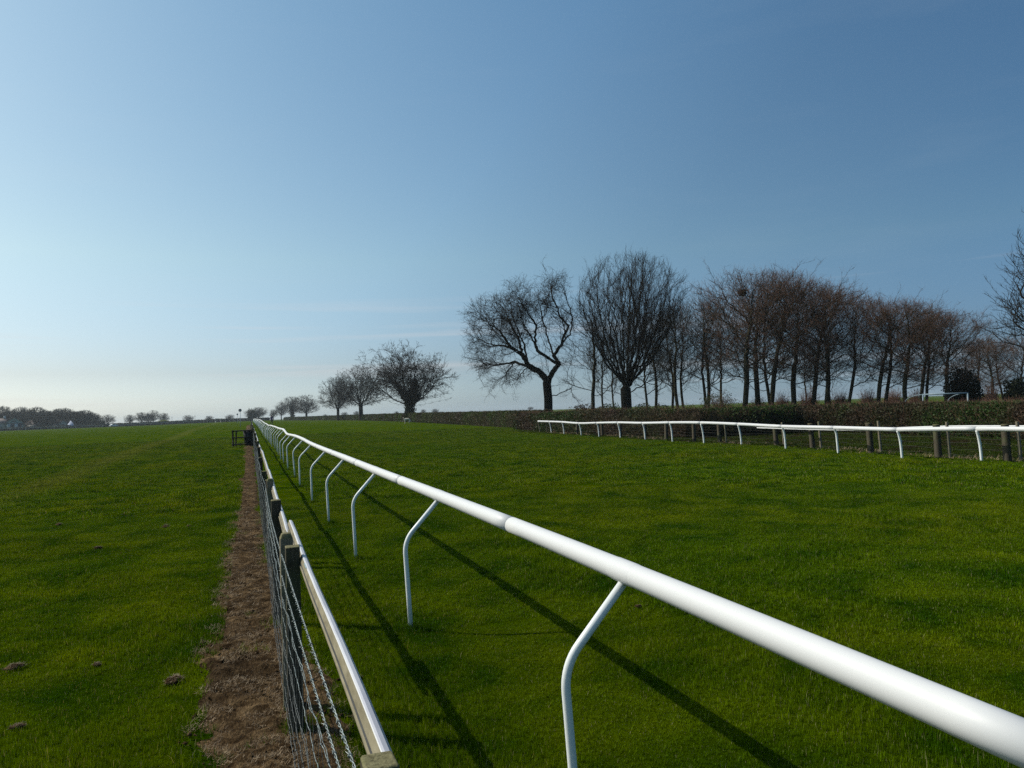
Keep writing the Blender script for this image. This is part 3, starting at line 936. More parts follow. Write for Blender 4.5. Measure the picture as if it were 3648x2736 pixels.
fy = np.array([q[0] for q in fence_y]); fx = np.array([q[1] for q in fence_y]); fw = np.array([q[2] for q in fence_y])
def wire_line(h, y0, y1, step, side=-1, seed=0, sag=.012, wob=.0):
    rng = np.random.default_rng(seed)
    ys = np.arange(y0, y1, step)
    x = np.interp(ys, fy, fx) - .2 + side * (np.interp(ys, fy, fw) / 2 + .003)
    i = np.clip(np.searchsorted(fy, ys) - 1, 0, len(fy) - 2)
    t = np.clip((ys - fy[i]) / (fy[i+1] - fy[i]), 0, 1)
    hs = h + rng.uniform(-.025, .025, len(fy))
    z = np.interp(ys, fy, hs) - sag * 4 * t * (1 - t) * rng.uniform(.3, 1.6, len(fy))[i]
    z = z + ground(np.full(len(ys), .2), ys)
    if wob:
        x = x + wob * np.sin(ys * 21 + seed) * .4 + wob * rng.normal(0, .35, len(ys)); z = z + wob * np.sin(ys * 17 + seed * 2)
    return np.stack([x, ys, z], 1)
def add_polyline(g, P, r, k=4):
    V, Q = frusta(P[:-1], P[1:], r, r, k); g.add(V, Q)
for wi, (h, seed) in enumerate(((.905, 1), (.80, 2))):
    g = Geo()
    P = wire_line(h, .5, 9.0, .012, seed=seed)
    ph = P[:, 1] * 2 * np.pi / .07
    for s in (0, np.pi):
        H_ = P.copy(); H_[:, 0] += .0028 * np.cos(ph + s); H_[:, 2] += .0028 * np.sin(ph + s)
        add_polyline(g, H_, .0016, 5)
    P2 = wire_line(h, 8.99, 140, .3, seed=seed); add_polyline(g, P2, .0018, 4)
    # barbs: two turns and two points
    for yb in np.arange(.62, 14, .105):
        c = P[np.argmin(abs(P[:, 1] - yb))] if yb < 9 else P2[np.argmin(abs(P2[:, 1] - yb))]
        th = np.linspace(0, 4 * np.pi, 13)
        C = np.stack([c[0] + .0052 * np.cos(th), yb + np.linspace(-.004, .004, 13), c[2] + .0052 * np.sin(th)], 1)
        add_polyline(g, C, .0013, 4)
        a = random.uniform(0, 6.3)
        for s in (1, -1):
            d = np.array([math.cos(a) * .016 * s, random.uniform(-.006, .006), math.sin(a) * .016 * s])
            V, T = cones([c + [0, yb - c[1], 0]], [c + d + [0, yb - c[1], 0]], .0013, 4); g.add(V, None, T)
    new_obj('barbed_wire', g.mesh('barbed_wire', [M['wire']], True), fence)
net_h = [.69, .56, .41, .28, .17, .06]
nets = []
for wi, h in enumerate(net_h):
    g = Geo()
    P = wire_line(h, .5, 9.0, .03, seed=10 + wi, sag=.02, wob=.003)
    add_polyline(g, P, .0014, 5)
    add_polyline(g, wire_line(h, 8.97, 140, .3, seed=10 + wi, sag=.02), .0013, 4)
    nets.append(P)
    if wi in (0, 2):      # a second loose strand twisted round the netting wire
        P3 = P.copy(); P3[:, 0] += .006 * np.cos(P[:, 1] * 8); P3[:, 2] += .010 * np.sin(P[:, 1] * 8 + wi)
        add_polyline(g, P3, .0014, 4)
    new_obj('netting_wire', g.mesh('netting_wire', [M['wire' if wi < 2 else 'wire_mid']], True), fence)
g = Geo()
for yb in np.arange(.55, 30, .155):
    prev = None
    for wi in range(len(net_h)):
        P = nets[wi]
        if yb < 8.9: c = P[np.argmin(abs(P[:, 1] - yb))].copy()
        else: c = np.array([np.interp(yb, fy, fx) - .2 - .043, yb, net_h[wi] + gz(.2, yb)])
        c[1] = yb + random.uniform(-.006, .006)
        if prev is not None:
            mid = (prev + c) / 2 + [random.uniform(-.004, .004), random.uniform(-.008, .008), 0]
            add_polyline(g, np.array([prev, mid, c]), .0010, 3)
        if yb < 9:
            V, Q = frusta([c - [0, .006, 0]], [c + [0, .006, 0]], .0038, .0038, 5); g.add(V, Q)
        prev = c
new_obj('netting_stays', g.mesh('netting_stays', [M['wire_mid']], False), fence, kind='stuff')

# old rail: half-round white plastic over a weathered flat, screwed to the right-hand side of the posts
prof = [(-.0045, 0), (-.0045, .006), (.0005, .008), (.0005, .025), (.001, .027), (.003, .031), (.0115, .0475), (.0135, .050), (.019, .0512), (.031, .0465), (.040, .035), (.044, .018), (.044, 0), (.02, -.004)]
pm = [1, 1, 2, 1, 1, 1, 3, 0, 0, 0, 0, 0, 0, 0]
def old_rail(y0, y1, x0, x1, z0, z1, n=10):
    g = Geo()
    p = np.array(prof); k = len(p)
    ys = np.linspace(y0, y1, n)
    rings = []
    for y in ys:
        t = (y - y0) / (y1 - y0)
        xx = x0 + (x1 - x0) * t - .2; zz = z0 + (z1 - z0) * t + gz(.25, y) + .006 * math.sin(t * 9)
        rings.append(np.stack([p[:, 0] + xx, np.full(k, y), p[:, 1] + zz], 1))
    for i in range(n - 1):
        for j in range(k):
            j2 = (j + 1) % k
            g.add([rings[i][j], rings[i+1][j], rings[i+1][j2], rings[i][j2]], [(0, 3, 2, 1)], m=pm[j])
    for rg, fl in ((rings[0], 1), (rings[-1], 0)):
        c = rg.mean(0); g.add(np.concatenate([rg, [c]]), None, [((j, (j+1) % k, k) if fl else ((j+1) % k, j, k)) for j in range(k)], m=1)
    return g.mesh('low_rail', [M['old_white'], M['old_beige'], M['seam'], M['plastic']])
new_obj('low_rail', old_rail(1.60, 5.66, .246, .242, .893, .905), fence, label='nearest length of the low white rail, beige and grooved along its left side')
new_obj('low_rail', old_rail(5.12, 11.9, .205, .232, .880, .90), fence)
segs = [(11.95, 18.3), (18.35, 24.6), (24.7, 31), (31.1, 38), (38.1, 46), (47, 60), (60, 80), (80, 110), (110, 145)]
for a, b in segs: new_obj('low_rail', old_rail(a, b, .232, .238, .87 + random.uniform(-.03, .03), .88 + random.uniform(-.03, .03), 14), fence)
# end clip and torn bracket where two lengths overlap
g = Geo(); g.box((-.002, 5.17, .876), (.044, 5.40, .929)); o = new_obj('rail_clip', g.mesh('rail_clip', [M['old_beige']]), fence); bevel(o, .006)
g = Geo(); g.tube([(.02, 5.0, .88), (.02, 5.17, .885)], .014, 10); new_obj('rail_clip', g.mesh('rail_clip', [M['old_beige']], True), fence)
g = Geo(); g.tube([(.0455, 4.05, .893), (.0455, 4.19, .893)], .0505, 8)
g = Geo()
for y0 in (3.93,):
    for j in range(6, 12):
        a, b = np.array(prof[j]) * 1.0, np.array(prof[j+1])
        o_ = np.array([.2395 - .2, .8915]);
        a2, b2 = a * 1.02 + o_ + [0, .0015], b * 1.02 + o_ + [0, .0015]
        g.add([(a2[0], y0, a2[1] + gz(.25, y0)), (b2[0], y0, b2[1] + gz(.25, y0)), (b2[0], y0 + .13, b2[1] + gz(.25, y0)), (a2[0], y0 + .13, a2[1] + gz(.25, y0))], [(0, 1, 2, 3)])
new_obj('rail_band', g.mesh('rail_band', [M['sleeve']]), fence)

# ------------------------------------------------------------------ crossing with dark panel by the fence
G0 = Vector((0.10, 46.5, gz(-.4, 46.5)))
cross = thing('timber_barrier', 'dark timber three-rail barrier with a solid panel standing across the bare strip', 'barrier', G0)
def beam(name, a, b, w, d, mat, parent, lb=None):
    g = Geo()
    V, Q = frusta([a], [b], w * .7071, w * .7071, 4); g.add(V, Q, [(0, 1, 2), (0, 2, 3), (4, 6, 5), (4, 7, 6)])
    return new_obj(name, g.mesh(name, [mat]), parent, label=lb)
beam('post', (-1.06, 0, -.2), (-1.06, 0, .96), .07, .07, M['timber_dark'], cross)
beam('post', (-.93, .25, -.2), (-.86, .0, .92), .06, .06, M['timber_dark'], cross)
beam('post', (0, 0, -.2), (0, 0, 1.0), .08, .08, M['timber_dark'], cross)
for z, dz in ((.90, .03), (.50, .03), (.10, .05)):
    beam('rail', (-1.12, -.045, z), (.02, -.045, z + dz), .055, .05, M['timber_dark'], cross)
g = Geo(); g.box((-.50, 0, .02), (-.03, .03, .9)); V = g.V[0]; V[[0, 3], 0] += .10
new_obj('panel', g.mesh('panel', [M['panel']]), cross)

# ------------------------------------------------------------------ round-topped marker posts up the course
M['disc_red'] = simple('disc_dull_red', (0.10, 0.05, 0.07), (0.16, 0.07, 0.09), 5)
M['pole_white'] = simple('pole_grey_white', (0.45, 0.47, 0.46), (0.6, 0.62, 0.6), 5)
def marker(px, dist, h, lb):
    f = Frame(px, dist)
    t = thing('marker_post', lb, 'marker post', f.loc, -f.b, 'round-topped marker posts')
    g = Geo(); g.tube([(0, 0, -.2), (0, 0, h - .55)], .045, 8); new_obj('pole', g.mesh('pole', [M['pole_white']], True), t)
    g = Geo(); g.tube([(0, -.02, h - .25), (0, .02, h - .25)], .25, 20); new_obj('disc', g.mesh('disc', [M['disc_red']]), t)
    g = Geo(); g.tube([(0, -.028, h - .25), (0, -.021, h - .25)], .13, 20); new_obj('disc_centre', g.mesh('disc_centre', [M['pole_white']]), t)
    g = Geo(); g.tube([(0, .045, .0 + h - .9), (0, .045, h - .3)], .03, 8); new_obj('bracket', g.mesh('bracket', [M['pole_white']]), t)
marker(856, 128, 2.95, 'nearer tall pole with a dull red disc left of the fence line')
marker(846, 235, 2.9, 'farther thin pole with a small round disc, behind the nearer one')

# ------------------------------------------------------------------ right-hand rail and timber fence
right_post = [(19.00, 48.1), (18.78, 45.5), (18.44, 42.6), (17.95, 39.0), (18.15, 37.1), (18.15, 34.6), (17.97, 31.7), (17.88, 29.1), (17.98, 26.8), (18.0, 24.3), (17.53, 21.2), (17.28, 18.5), (16.75, 15.6), (16.93, 13.4), (16.9, 10.6), (16.95, 7.8), (17.0, 5.0)]
rrail = thing('running_rail', 'white tubular rail on white legs along the right side of the course before the trees', 'rail', (18, 30, 0))
rz = [.865, .86, .85, .81, .83, .86, .855, .89, .89, .845, .80, .795, .80, .835, .84, .84, .84]
rt = []
for i, ((x, y), z) in enumerate(zip(right_post, rz)):
    g0 = gz(x, y)
    rt.append((x - 18 - .05, y - 30, z + g0 * 0))
    g = Geo()
    xx, yy = x - 18, y - 30
    lean = .02 + random.uniform(-.01, .02)
    P = [(xx + .05, yy, g0 - .1), (xx + .03, yy, .35), (xx + .02 - lean, yy + .0, .62), (xx - .05 - lean * .5, yy, z - .03)]
    g.tube(catmull(P, 4), .033 if i > 0 else .03, 10)
    if i: new_obj('support', g.mesh('support', [M['plastic_post']], True), rrail)
    else: new_obj('support', g.mesh('support', [M['timber_pale']], True), rrail, label='bare timber end support')
    if i:
        g = Geo(); g.tube([(xx + .032, yy, .40), (xx + .029, yy, .50)], .0345, 10); new_obj('leg_sleeve', g.mesh('leg_sleeve', [M['sleeve']], True), rrail)
rc = catmull(rt, 8)
idx = list(range(0, len(rc) - 8, 8)) + [len(rc) - 1]
for a, b in zip(idx[:-1], idx[1:]):
    P = rc[a:b+1].copy()
    if len(P) < 2: continue
    d = unit(P[1:] - P[:-1]); P[0] += d[0] * .004; P[-1] -= d[-1] * .004
    g = Geo(); g.tube(P, .060, 14); new_obj('rail_section', g.mesh('rail_section', [M['plastic']], True), rrail)

rfence = thing('wire_fence', 'timber and netting fence close behind the right-hand white rail', 'fence', (18, 30, 0))
tp = [(19.05, 46.8), (19.0, 43.9), (18.75, 41.2), (18.9, 38.1), (18.9, 35.9), (18.85, 33.2), (18.75, 31.0), (18.6, 28.4), (18.55, 26.4), (18.75, 23.1), (18.4, 20.8), (17.75, 17.6), (17.55, 15.1), (17.4, 13.05), (17.4, 10.4), (17.4, 7.7)]
for i, (x, y) in enumerate(tp):
    g0 = gz(x, y)
    h = float(np.interp(y, [7, 13, 15, 18, 21, 23, 30, 47], [.93, .93, .92, .92, .86, .80, .84, .85]))
    big = i >= 2
    me = post_mesh('post', .11 if big else .06, .14 if big else .06, h, (-.05 if i > 7 else random.uniform(-.03, .03), random.uniform(-.03, .03)), seed=200 + i, mats=[M['timber'], M['timber_top']])
    new_obj('post', me, rfence, (x - 18, y - 30, g0))
    if i > 7:
        me = post_mesh('post', .055, .055, h + .06, (-.06, 0), 'flat', [M['timber_pale'], M['timber_top']], 300 + i)
        new_obj('post', me, rfence, (x - 18 + .16, y - 30 - .22, g0), label='slim pale post beside a stout one')
tpa = np.array(tp)[::-1]
for h in (.12, .27, .42, .56, .68):
    g = Geo()
    ys = np.arange(7.7, 46.8, .5)
    P = np.stack([np.interp(ys, tpa[:, 1], tpa[:, 0]) - 18 + .075, ys - 30, h + .02 * np.sin(ys * 1.9 + h * 30)], 1)
    add_polyline(g, P, .0018, 3)
    new_obj('netting_wire', g.mesh('netting_wire', [M['wire_dull']]), rfence)
# second white strip rail on the timber posts
P = [(18.2, 23.5, .70), (18.2, 20.5, .675), (18.2, 18.4, .685), (18.0, 16.9, .77), (17.95, 15.0, .84), (17.9, 13.2, .86), (17.8, 10.4, .87), (17.8, 7.5, .87)]
P = [(a - 18 - .0, b - 30, c) for a, b, c in P]
pc = catmull(P, 6)
g = Geo()
off = np.array([0, 0, 1.0])
for i in range(len(pc) - 1):
    a, b = pc[i], pc[i+1]
    w = np.array([.03, .012, 0]); h = np.array([0, 0, .022])
    V = [a - w - h, a + w - h, a + w + h, a - w + h, b - w - h, b + w - h, b + w + h, b - w + h]
    g.add(V, [(0, 1, 5, 4), (1, 2, 6, 5), (2, 3, 7, 6), (3, 0, 4, 7)])
new_obj('strip_rail', g.mesh('strip_rail', [M['plastic']]), rfence)

# ------------------------------------------------------------------ bare trees
def resample(pts, step):
    P = np.asarray(pts, float)
    out = [P[0]]
    for a, b in zip(P[:-1], P[1:]):
        n = max(1, int(round(np.linalg.norm(b - a) / step)))
        for i in range(1, n + 1): out.append(a + (b - a) * i / n)
    return np.array(out)

STATS = []
SIZE = {}
def grow_tree(hints, ells, step, n_att, seed, trop=0.08, noise=0.25, wig=0.0, kill=1.35, iters=110, tip=0.009, trunk_r=0.35, infl=9.0):
    """space colonisation from hinted limbs towards points scattered in ellipsoids
       hints: list of (parent_hint or None, [(x,y,z)...]); ells: (cx,cy,cz,rx,ry,rz,weight)"""
    rng = np.random.default_rng(seed)
    pos, par, trunk = [], [], []
    for hi, (ph, pts) in enumerate(hints):
        P = resample(pts, step)
        if wig and len(P) > 2:
            P[1:-1] += rng.normal(0, wig, (len(P) - 2, 3))
        if ph is None:
            prev = -1
        else:
            d = np.linalg.norm(np.array(pos) - P[0], axis=1); prev = int(np.argmin(d)); P = P[1:]
        for p in P:
            pos.append(p); par.append(prev); trunk.append(ph is None); prev = len(pos) - 1
    A = []
    w = np.array([e[6] * e[3] * e[4] * e[5] for e in ells]); w /= w.sum()
    for e, k in zip(ells, (w * n_att).astype(int)):
        v = unit(rng.normal(0, 1, (k, 3))) * (rng.uniform(0, 1, (k, 1)) ** 0.42)
        v *= 1 + 0.10 * np.sin(v[:, :1] * 7 + seed) * np.sin(v[:, 2:3] * 9 + v[:, 1:2] * 5)
        A.append(v * np.array(e[3:6]) + np.array(e[:3]))
    A = np.concatenate(A)
    N = np.array(pos)
    def dists(a, b):
        d2 = (a * a).sum(1)[:, None] + (b * b).sum(1)[None] - 2 * a @ b.T
        return np.sqrt(np.maximum(d2, 0))
    D = dists(A, N)
    near = D.argmin(1); nd = D.min(1)
    kd = kill * step
    kids = {}
    for it in range(iters):
        live = nd > kd
        A, near, nd = A[live], near[live], nd[live]
        if len(A) < 8: break
        act = nd < infl * step if it > 6 else np.ones(len(A), bool)
        if not act.any(): break
        ids = np.unique(near[act])
        new, np_ = [], []
        vec = unit(A - N[near])
        acc = np.zeros((len(N), 3)); np.add.at(acc, near[act], vec[act])
        for i in ids:
            d = acc[i]
            d = d / (np.linalg.norm(d) + 1e-9)
            pi = par[i]
            if pi >= 0:
                pd = N[i] - N[pi]; d = d + 0.35 * pd / (np.linalg.norm(pd) + 1e-9)
            d = d + np.array([0, 0, trop]) + rng.normal(0, noise, 3)
            d /= np.linalg.norm(d)
            p = N[i] + d * step
            if kids.get(i, 0) >= 3: 
                continue
            kids[i] = kids.get(i, 0) + 1
            new.append(p); np_.append(i)
        if not new: break
        base = len(N)
        new = np.array(new)
        N = np.concatenate([N, new]); par.extend(np_); trunk.extend([False] * len(new))
        Dn = dists(A, new)
        j = Dn.argmin(1); m_ = Dn[np.arange(len(A)), j]
        b = m_ < nd
        nd[b] = m_[b]; near[b] = base + j[b]
    par = np.array(par); trunk = np.array(trunk)
    cnt = np.zeros(len(N)); nk = np.bincount(par[par >= 0], minlength=len(N))
    cnt[nk == 0] = 1
    for i in range(len(N) - 1, -1, -1):
        if par[i] >= 0: cnt[par[i]] += cnt[i]
    p = math.log(max(cnt[0], 8)) / math.log(trunk_r / tip)
    r = tip * cnt ** (1 / p)
    STATS.append((seed, len(N)))
    return N, par, r, trunk, nk

def branch_tree(hints, ells, seed, step=.30, p1=.55, p2=.55, p3=.45, ang=35, trop=.05, wander=.14, L1=14, L2=8, L3=5, trunk_r=.35, tip=.007, rag=.55, start=1, curl=0.0):
    """limbs laid down first, then side branches off limbs, off those, and off those again, stopped by the crown's outline"""
    rng = np.random.default_rng(seed)
    E = np.array(ells)
    def inside(p):
        q = (p - E[:, :3]) / E[:, 3:6]
        return ((q * q).sum(1) < 1.0).any()
    pos, par, trunk, lev, dr = [], [], [], [], []
    for hi, (ph, pts) in enumerate(hints):
        P = resample(pts, step)
        if len(P) > 3: P[1:-1] += rng.normal(0, step * .14, (len(P) - 2, 3)) * (ph is not None)
        if ph is None: prev = -1
        else:
            d = np.linalg.norm(np.array(pos) - P[0], axis=1); prev = int(np.argmin(d)); P = P[1:]
        for j, p in enumerate(P):
            d = p - (pos[prev] if prev >= 0 else p - np.array([0, 0, 1.0])); d = d / (np.linalg.norm(d) + 1e-9)
            pos.append(np.array(p, float)); par.append(prev); trunk.append(ph is None); lev.append(0); dr.append(d); prev = len(pos) - 1
        if ph is not None: lev[-1] = -1     # limb end: carries on as a leader
    queue = []
    prob = {0: p1, 1: p2, 2: p3}
    mx = {1: L1, 2: L2, 3: L3}
    def side(i, L, sgn):
        d = dr[i]
        a = np.cross(d, [0, 0, 1.0]) if abs(d[2]) < .95 else np.array([1.0, 0, 0]); a /= np.linalg.norm(a) + 1e-9
        b = np.cross(d, a); th = rng.uniform(0, 2 * np.pi)
        o = a * math.cos(th) + b * math.sin(th)
        an = R(rng.normal(ang, 10))
        return d * math.cos(an) + o * math.sin(an)
    for i in range(len(pos)):
        if lev[i] == -1:
            for _ in range(2): queue.append((i, side(i, 1, 0) * .6 + dr[i], 1, L1))
        elif not trunk[i]:
            if rng.uniform() < p1: queue.append((i, side(i, 1, 0), 1, L1))
            if rng.uniform() < p1 * .5: queue.append((i, side(i, 1, 0), 2, L2))
    qi = 0
    tv = np.array([0, 0, trop])
    while qi < len(queue):
        i, d, L, m = queue[qi]; qi += 1
        d = d / (np.linalg.norm(d) + 1e-9)
        st = step * (1, 1, .9, .75)[L]
        n = max(2, int(m * rng.uniform(.5, 1.05)))
        cur = i; bend = rng.normal(0, curl, 3)
        for k in range(n):
            d = d + rng.normal(0, wander, 3) + tv + bend
            d /= np.linalg.norm(d)
            p = pos[cur] + d * st
            if p[2] < .5: break
            if not inside(p) and (rng.uniform() < rag or k > n * .5): break
            pos.append(p); par.append(cur); trunk.append(False); lev.append(L); dr.append(d.copy()); cur = len(pos) - 1
            if L < 3 and rng.uniform() < prob[L]:
                queue.append((cur, side(cur, L, 0), L + 1, min(mx[L + 1], (n - k) * 1.3 + 2)))
        if len(pos) > 15000: break
    N = np.array(pos); par = np.array(par); trunk = np.array(trunk)
    cnt = np.zeros(len(N)); nk = np.bincount(par[par >= 0], minlength=len(N))
    cnt[nk == 0] = 1
    for i in range(len(N) - 1, -1, -1):
        if par[i] >= 0: cnt[par[i]] += cnt[i]
    p = math.log(max(cnt[0], 8)) / math.log(trunk_r / tip)
    STATS.append((seed, len(N)))
    return N, par, tip * cnt ** (1 / p), trunk, nk

def tree_meshes(N, par, r, trunk, nk, seed, twig_n=2, twig_len=0.55, twig_r=0.0065, twig_thr=0.017, up=0.25, droop=0.0, sub=2, flare=1.0, bark='bark', twig='twig'):
    rng = np.random.default_rng(seed)
    e = np.where(par >= 0)[0]
    P0, P1 = N[par[e]], N[e]
    main = np.zeros(len(N), bool)
    best = {}
    for i in e:
        q = par[i]
        if q not in best or r[i] > r[best[q]]: best[q] = i
    main[list(best.values())] = True
    r1 = r[e]; r0 = np.where(main[e], r[par[e]], np.minimum(r[par[e]], r1 * 1.12))
    # nudge ends so that lengths overlap slightly
    ext = unit(P1 - P0) * (r1[:, None] * 0.25)
    tk = trunk[e]
    zb = N[0][2]
    fl = lambda P, rr: rr * (1 + flare * 0.55 * np.exp(-(P[:, 2] - zb) / 0.45))
    gt = Geo()
    V, Q = frusta(P0[tk], P1[tk] + ext[tk], fl(P0[tk], r0[tk]), fl(P1[tk], r1[tk]), 9); gt.add(V, Q)
    gb = Geo()
    big = (~tk) & (r1 > 0.05); med = (~tk) & (r1 <= 0.05) & (r1 > .02); sm = (~tk) & (r1 <= .02)
    for mk, k in ((big, 6), (med, 4), (sm, 3)):
        if mk.any():
            V, Q = frusta(P0[mk], P1[mk] + ext[mk], r0[mk], r1[mk], k); gb.add(V, Q)
    ts = np.where((r < twig_thr) & (par >= 0) & (~trunk))[0]
    d0 = unit(N[ts] - N[par[ts]])
    gw = Geo()
    for rep in range(twig_n):
        n = len(ts)
        t = rng.uniform(0, 1, (n, 1))
        S = N[ts] * (1 - t) + N[par[ts]] * t
        d = unit(d0 + rng.normal(0, 0.6, (n, 3)) + np.array([0, 0, up - droop]))
        L = twig_len * rng.uniform(0.5, 1.3, (n, 1))
        mid = S + d * L * 0.5
        d2 = unit(d + rng.normal(0, 0.3, (n, 3)) + np.array([0, 0, (up - droop) * .6]))
        end = mid + d2 * L * 0.55
        V, Q = frusta(S, mid, twig_r, twig_r * .75, 3); gw.add(V, Q)
        V, T = cones(mid, end, twig_r * .75, 3); gw.add(V, None, T)
        for s in range(sub):
            tt = rng.uniform(0.2, 1, (n, 1))
            q = S + (mid - S) * tt if s % 2 == 0 else mid + (end - mid) * tt
            dd = unit(d + rng.normal(0, 0.7, (n, 3)) + np.array([0, 0, (up - droop) * .5]))
            V, T = cones(q, q + dd * L * rng.uniform(.25, .5, (n, 1)), twig_r * .65, 3); gw.add(V, None, T)
    out = (gt.mesh('trunk', [M[bark]], True), gb.mesh('branches', [M[bark]], True), gw.mesh('twigs', [M[twig]]))
    up_ = N[N[:, 2] > 2.5]
    SIZE[out[0].name] = (float(np.percentile(N[:, 2], 99.7)) + .25, float(np.percentile(np.abs(up_[:, 0] - np.median(up_[:, 0])), 98)) + .25)
    return out

def place_tree(name, label, cat, loc, rotz, meshes, group=None, scale=1.0, extra=None):
    t = thing(name, label, cat, loc, rotz, group)
    t.scale = (scale, scale, scale) if not hasattr(scale, '__len__') else scale
    tr, br, tw = meshes
    new_obj('trunk', tr, t); new_obj('branches', br, t); new_obj('twigs', tw, t, kind='stuff')
    return t

def ivy_mesh(name, pts, rad, n, size, seed, mat='ivy'):
    """leaf clumps clinging round a limb path"""
    rng = np.random.default_rng(seed)
    P = resample(pts, .15); k = len(P)
    rr = np.interp(np.arange(k), np.linspace(0, k - 1, len(rad)), rad)
    i = rng.integers(0, k, n)
    u = unit(rng.normal(0, 1, (n, 3)))
    lump = 0.75 + 0.5 * np.sin(i * .9 + u[:, 0] * 5) * np.sin(u[:, 1] * 4 + i * .35)
    C = P[i] + u * (rr[i] * lump * rng.uniform(.55, 1.05, n))[:, None]
    return leaf_tris(name, C, size, rng, mat)

def leaf_tris(name, C, size, rng, mat, droop=0.0):
    n = len(C)
    a = unit(rng.normal(0, 1, (n, 3))); b = unit(np.cross(a, rng.normal(0, 1, (n, 3))))
    s = (np.asarray(size) * rng.uniform(.5, 1.4, n))[:, None] if np.ndim(size) else (size * rng.uniform(.5, 1.4, (n, 1)))
    V = np.stack([C - a * s * .6, C + b * s * .45, C + a * s * .7, C - b * s * .45], 1).reshape(-1, 3)
    i = np.arange(n) * 4
    Q = np.stack([i, i + 1, i + 2, i + 3], 1)
    return make_mesh(name, V, Q, None, [M[mat]], None, False, {'tone': ('FLOAT', 'POINT', np.repeat(rng.uniform(0, 1, n), 4))})

def px_tree(px, dist):
    f = Frame(px, dist)
    def q(x, y, depth=0.0):
        a, b = f.p(x, y)
        return (a, depth, b)
    def el(cx, cy, rx, ry, w=1.0, dr=None, dy=0.0):
        a, b = f.p(cx, cy)
        sx = dist * f.c * f.c / LENS_PX; sz = dist * f.c / LENS_PX
        return (a, dy, b, rx * sx, (dr if dr is not None else rx * sx), ry * sz, w)
    return f, q, el

# the twisted oak beside the end of the hedge
f, q, el = px_tree(1952, 66)
def Z(x, y, d=0): return q(1620 + x / 2.37, 860 + y / 2.37, d)     # (working coordinates of the oak's limbs)
hints = [
    (None, [q(1954, 1530), Z(790, 1330), Z(778, 1200), Z(785, 1165)]),
    (0, [Z(785, 1180), Z(700, 1090, .3), Z(620, 1050, .2), Z(570, 960), Z(480, 900, -.5), Z(380, 760, -.8), Z(280, 690, -1), Z(170, 640, -1.2)]),
    (0, [Z(785, 1180), Z(830, 1110), Z(880, 1030), Z(835, 960, .4), Z(900, 870), Z(960, 720, -.4), Z(900, 650), Z(870, 570), Z(820, 450), Z(800, 330)]),
    (1, [Z(620, 1050, .2), Z(500, 1010, 1), Z(380, 1030, 1.5), Z(270, 1045, 2), Z(150, 1075, 2.2)]),
    (2, [Z(880, 1030), Z(820, 1010, -.5), Z(700, 930, -1), Z(680, 870, -1.2), Z(690, 720, -1), Z(640, 650, -1.4), Z(560, 520, -1.5)]),
    (2, [Z(835, 960, .4), Z(790, 820, 1), Z(740, 620, 1.5), Z(700, 450, 1.5)]),
    (0, [Z(785, 1200), Z(760, 1130, 1.2), Z(730, 1000, 2.2), Z(700, 800, 3.2)]),
    (0, [Z(785, 1200), Z(800, 1120, -1.2), Z(760, 980, -2.4), Z(800, 780, -3.2)]),
    (0, [Z(800, 1320), Z(900, 1280, -.5), Z(980, 1245, -.8), Z(1005, 1190, -.8), Z(950, 1180, -1), Z(890, 1210, -1.2)]),
    (8, [Z(980, 1250, -.8), Z(1000, 1310, -.9), Z(1040, 1360, -1), Z(1095, 1425, -1.2)]),
    (1, [Z(570, 960), Z(530, 800, .8), Z(440, 640, 1.2), Z(400, 500, 1.4)]),
    (1, [Z(480, 900, -.5), Z(400, 880, .4), Z(300, 860, 1.0), Z(160, 800, 1.2)]),
    (1, [Z(620, 1050, .2), Z(590, 860, -1.6), Z(500, 680, -2.2), Z(470, 420, -2.4)]),
    (4, [Z(680, 870, -1.2), Z(600, 760, -2.2), Z(560, 600, -2.6), Z(620, 420, -2.8)]),
    (2, [Z(900, 870), Z(980, 780, .9), Z(1000, 620, 1.3), Z(930, 400, 1.3)]),
    (3, [Z(500, 1010, 1), Z(420, 1120, 1.4), Z(340, 1190, 1.6), Z(280, 1250, 1.7)]),
    (1, [Z(620, 1050, .2), Z(560, 1130, -.8), Z(500, 1220, -1.2), Z(520, 1300, -1.3)]),
    (2, [Z(835, 960, .4), Z(760, 860, 2.0), Z(690, 680, 2.8), Z(560, 560, 3.0)]),
]
ells = [el(1780, 1160, 140, 125, 1), el(1735, 1265, 92, 85, 1.1), el(1955, 1075, 92, 118, 1), el(1860, 1060, 95, 85, 1), el(1840, 1330, 95, 45, 1.0), el(1760, 1350, 60, 40, 1), el(2030, 1390, 45, 55, .9), el(2030, 1250, 38, 90, .8)]
T = branch_tree(hints, ells, 11, step=.27, p1=.8, p2=.66, p3=.38, ang=44, trop=.0, wander=.17, L1=15, L2=9, L3=5, trunk_r=.38, tip=.0058, rag=.45)
ms = tree_meshes(*T, 12, twig_n=1, twig_len=.55, twig_r=.0066, twig_thr=.03, droop=.12, sub=4)
place_tree('oak_tree', 'bare oak with twisted limbs standing where the clipped hedge ends at the white rail', 'tree', f.loc, -f.b, ms)

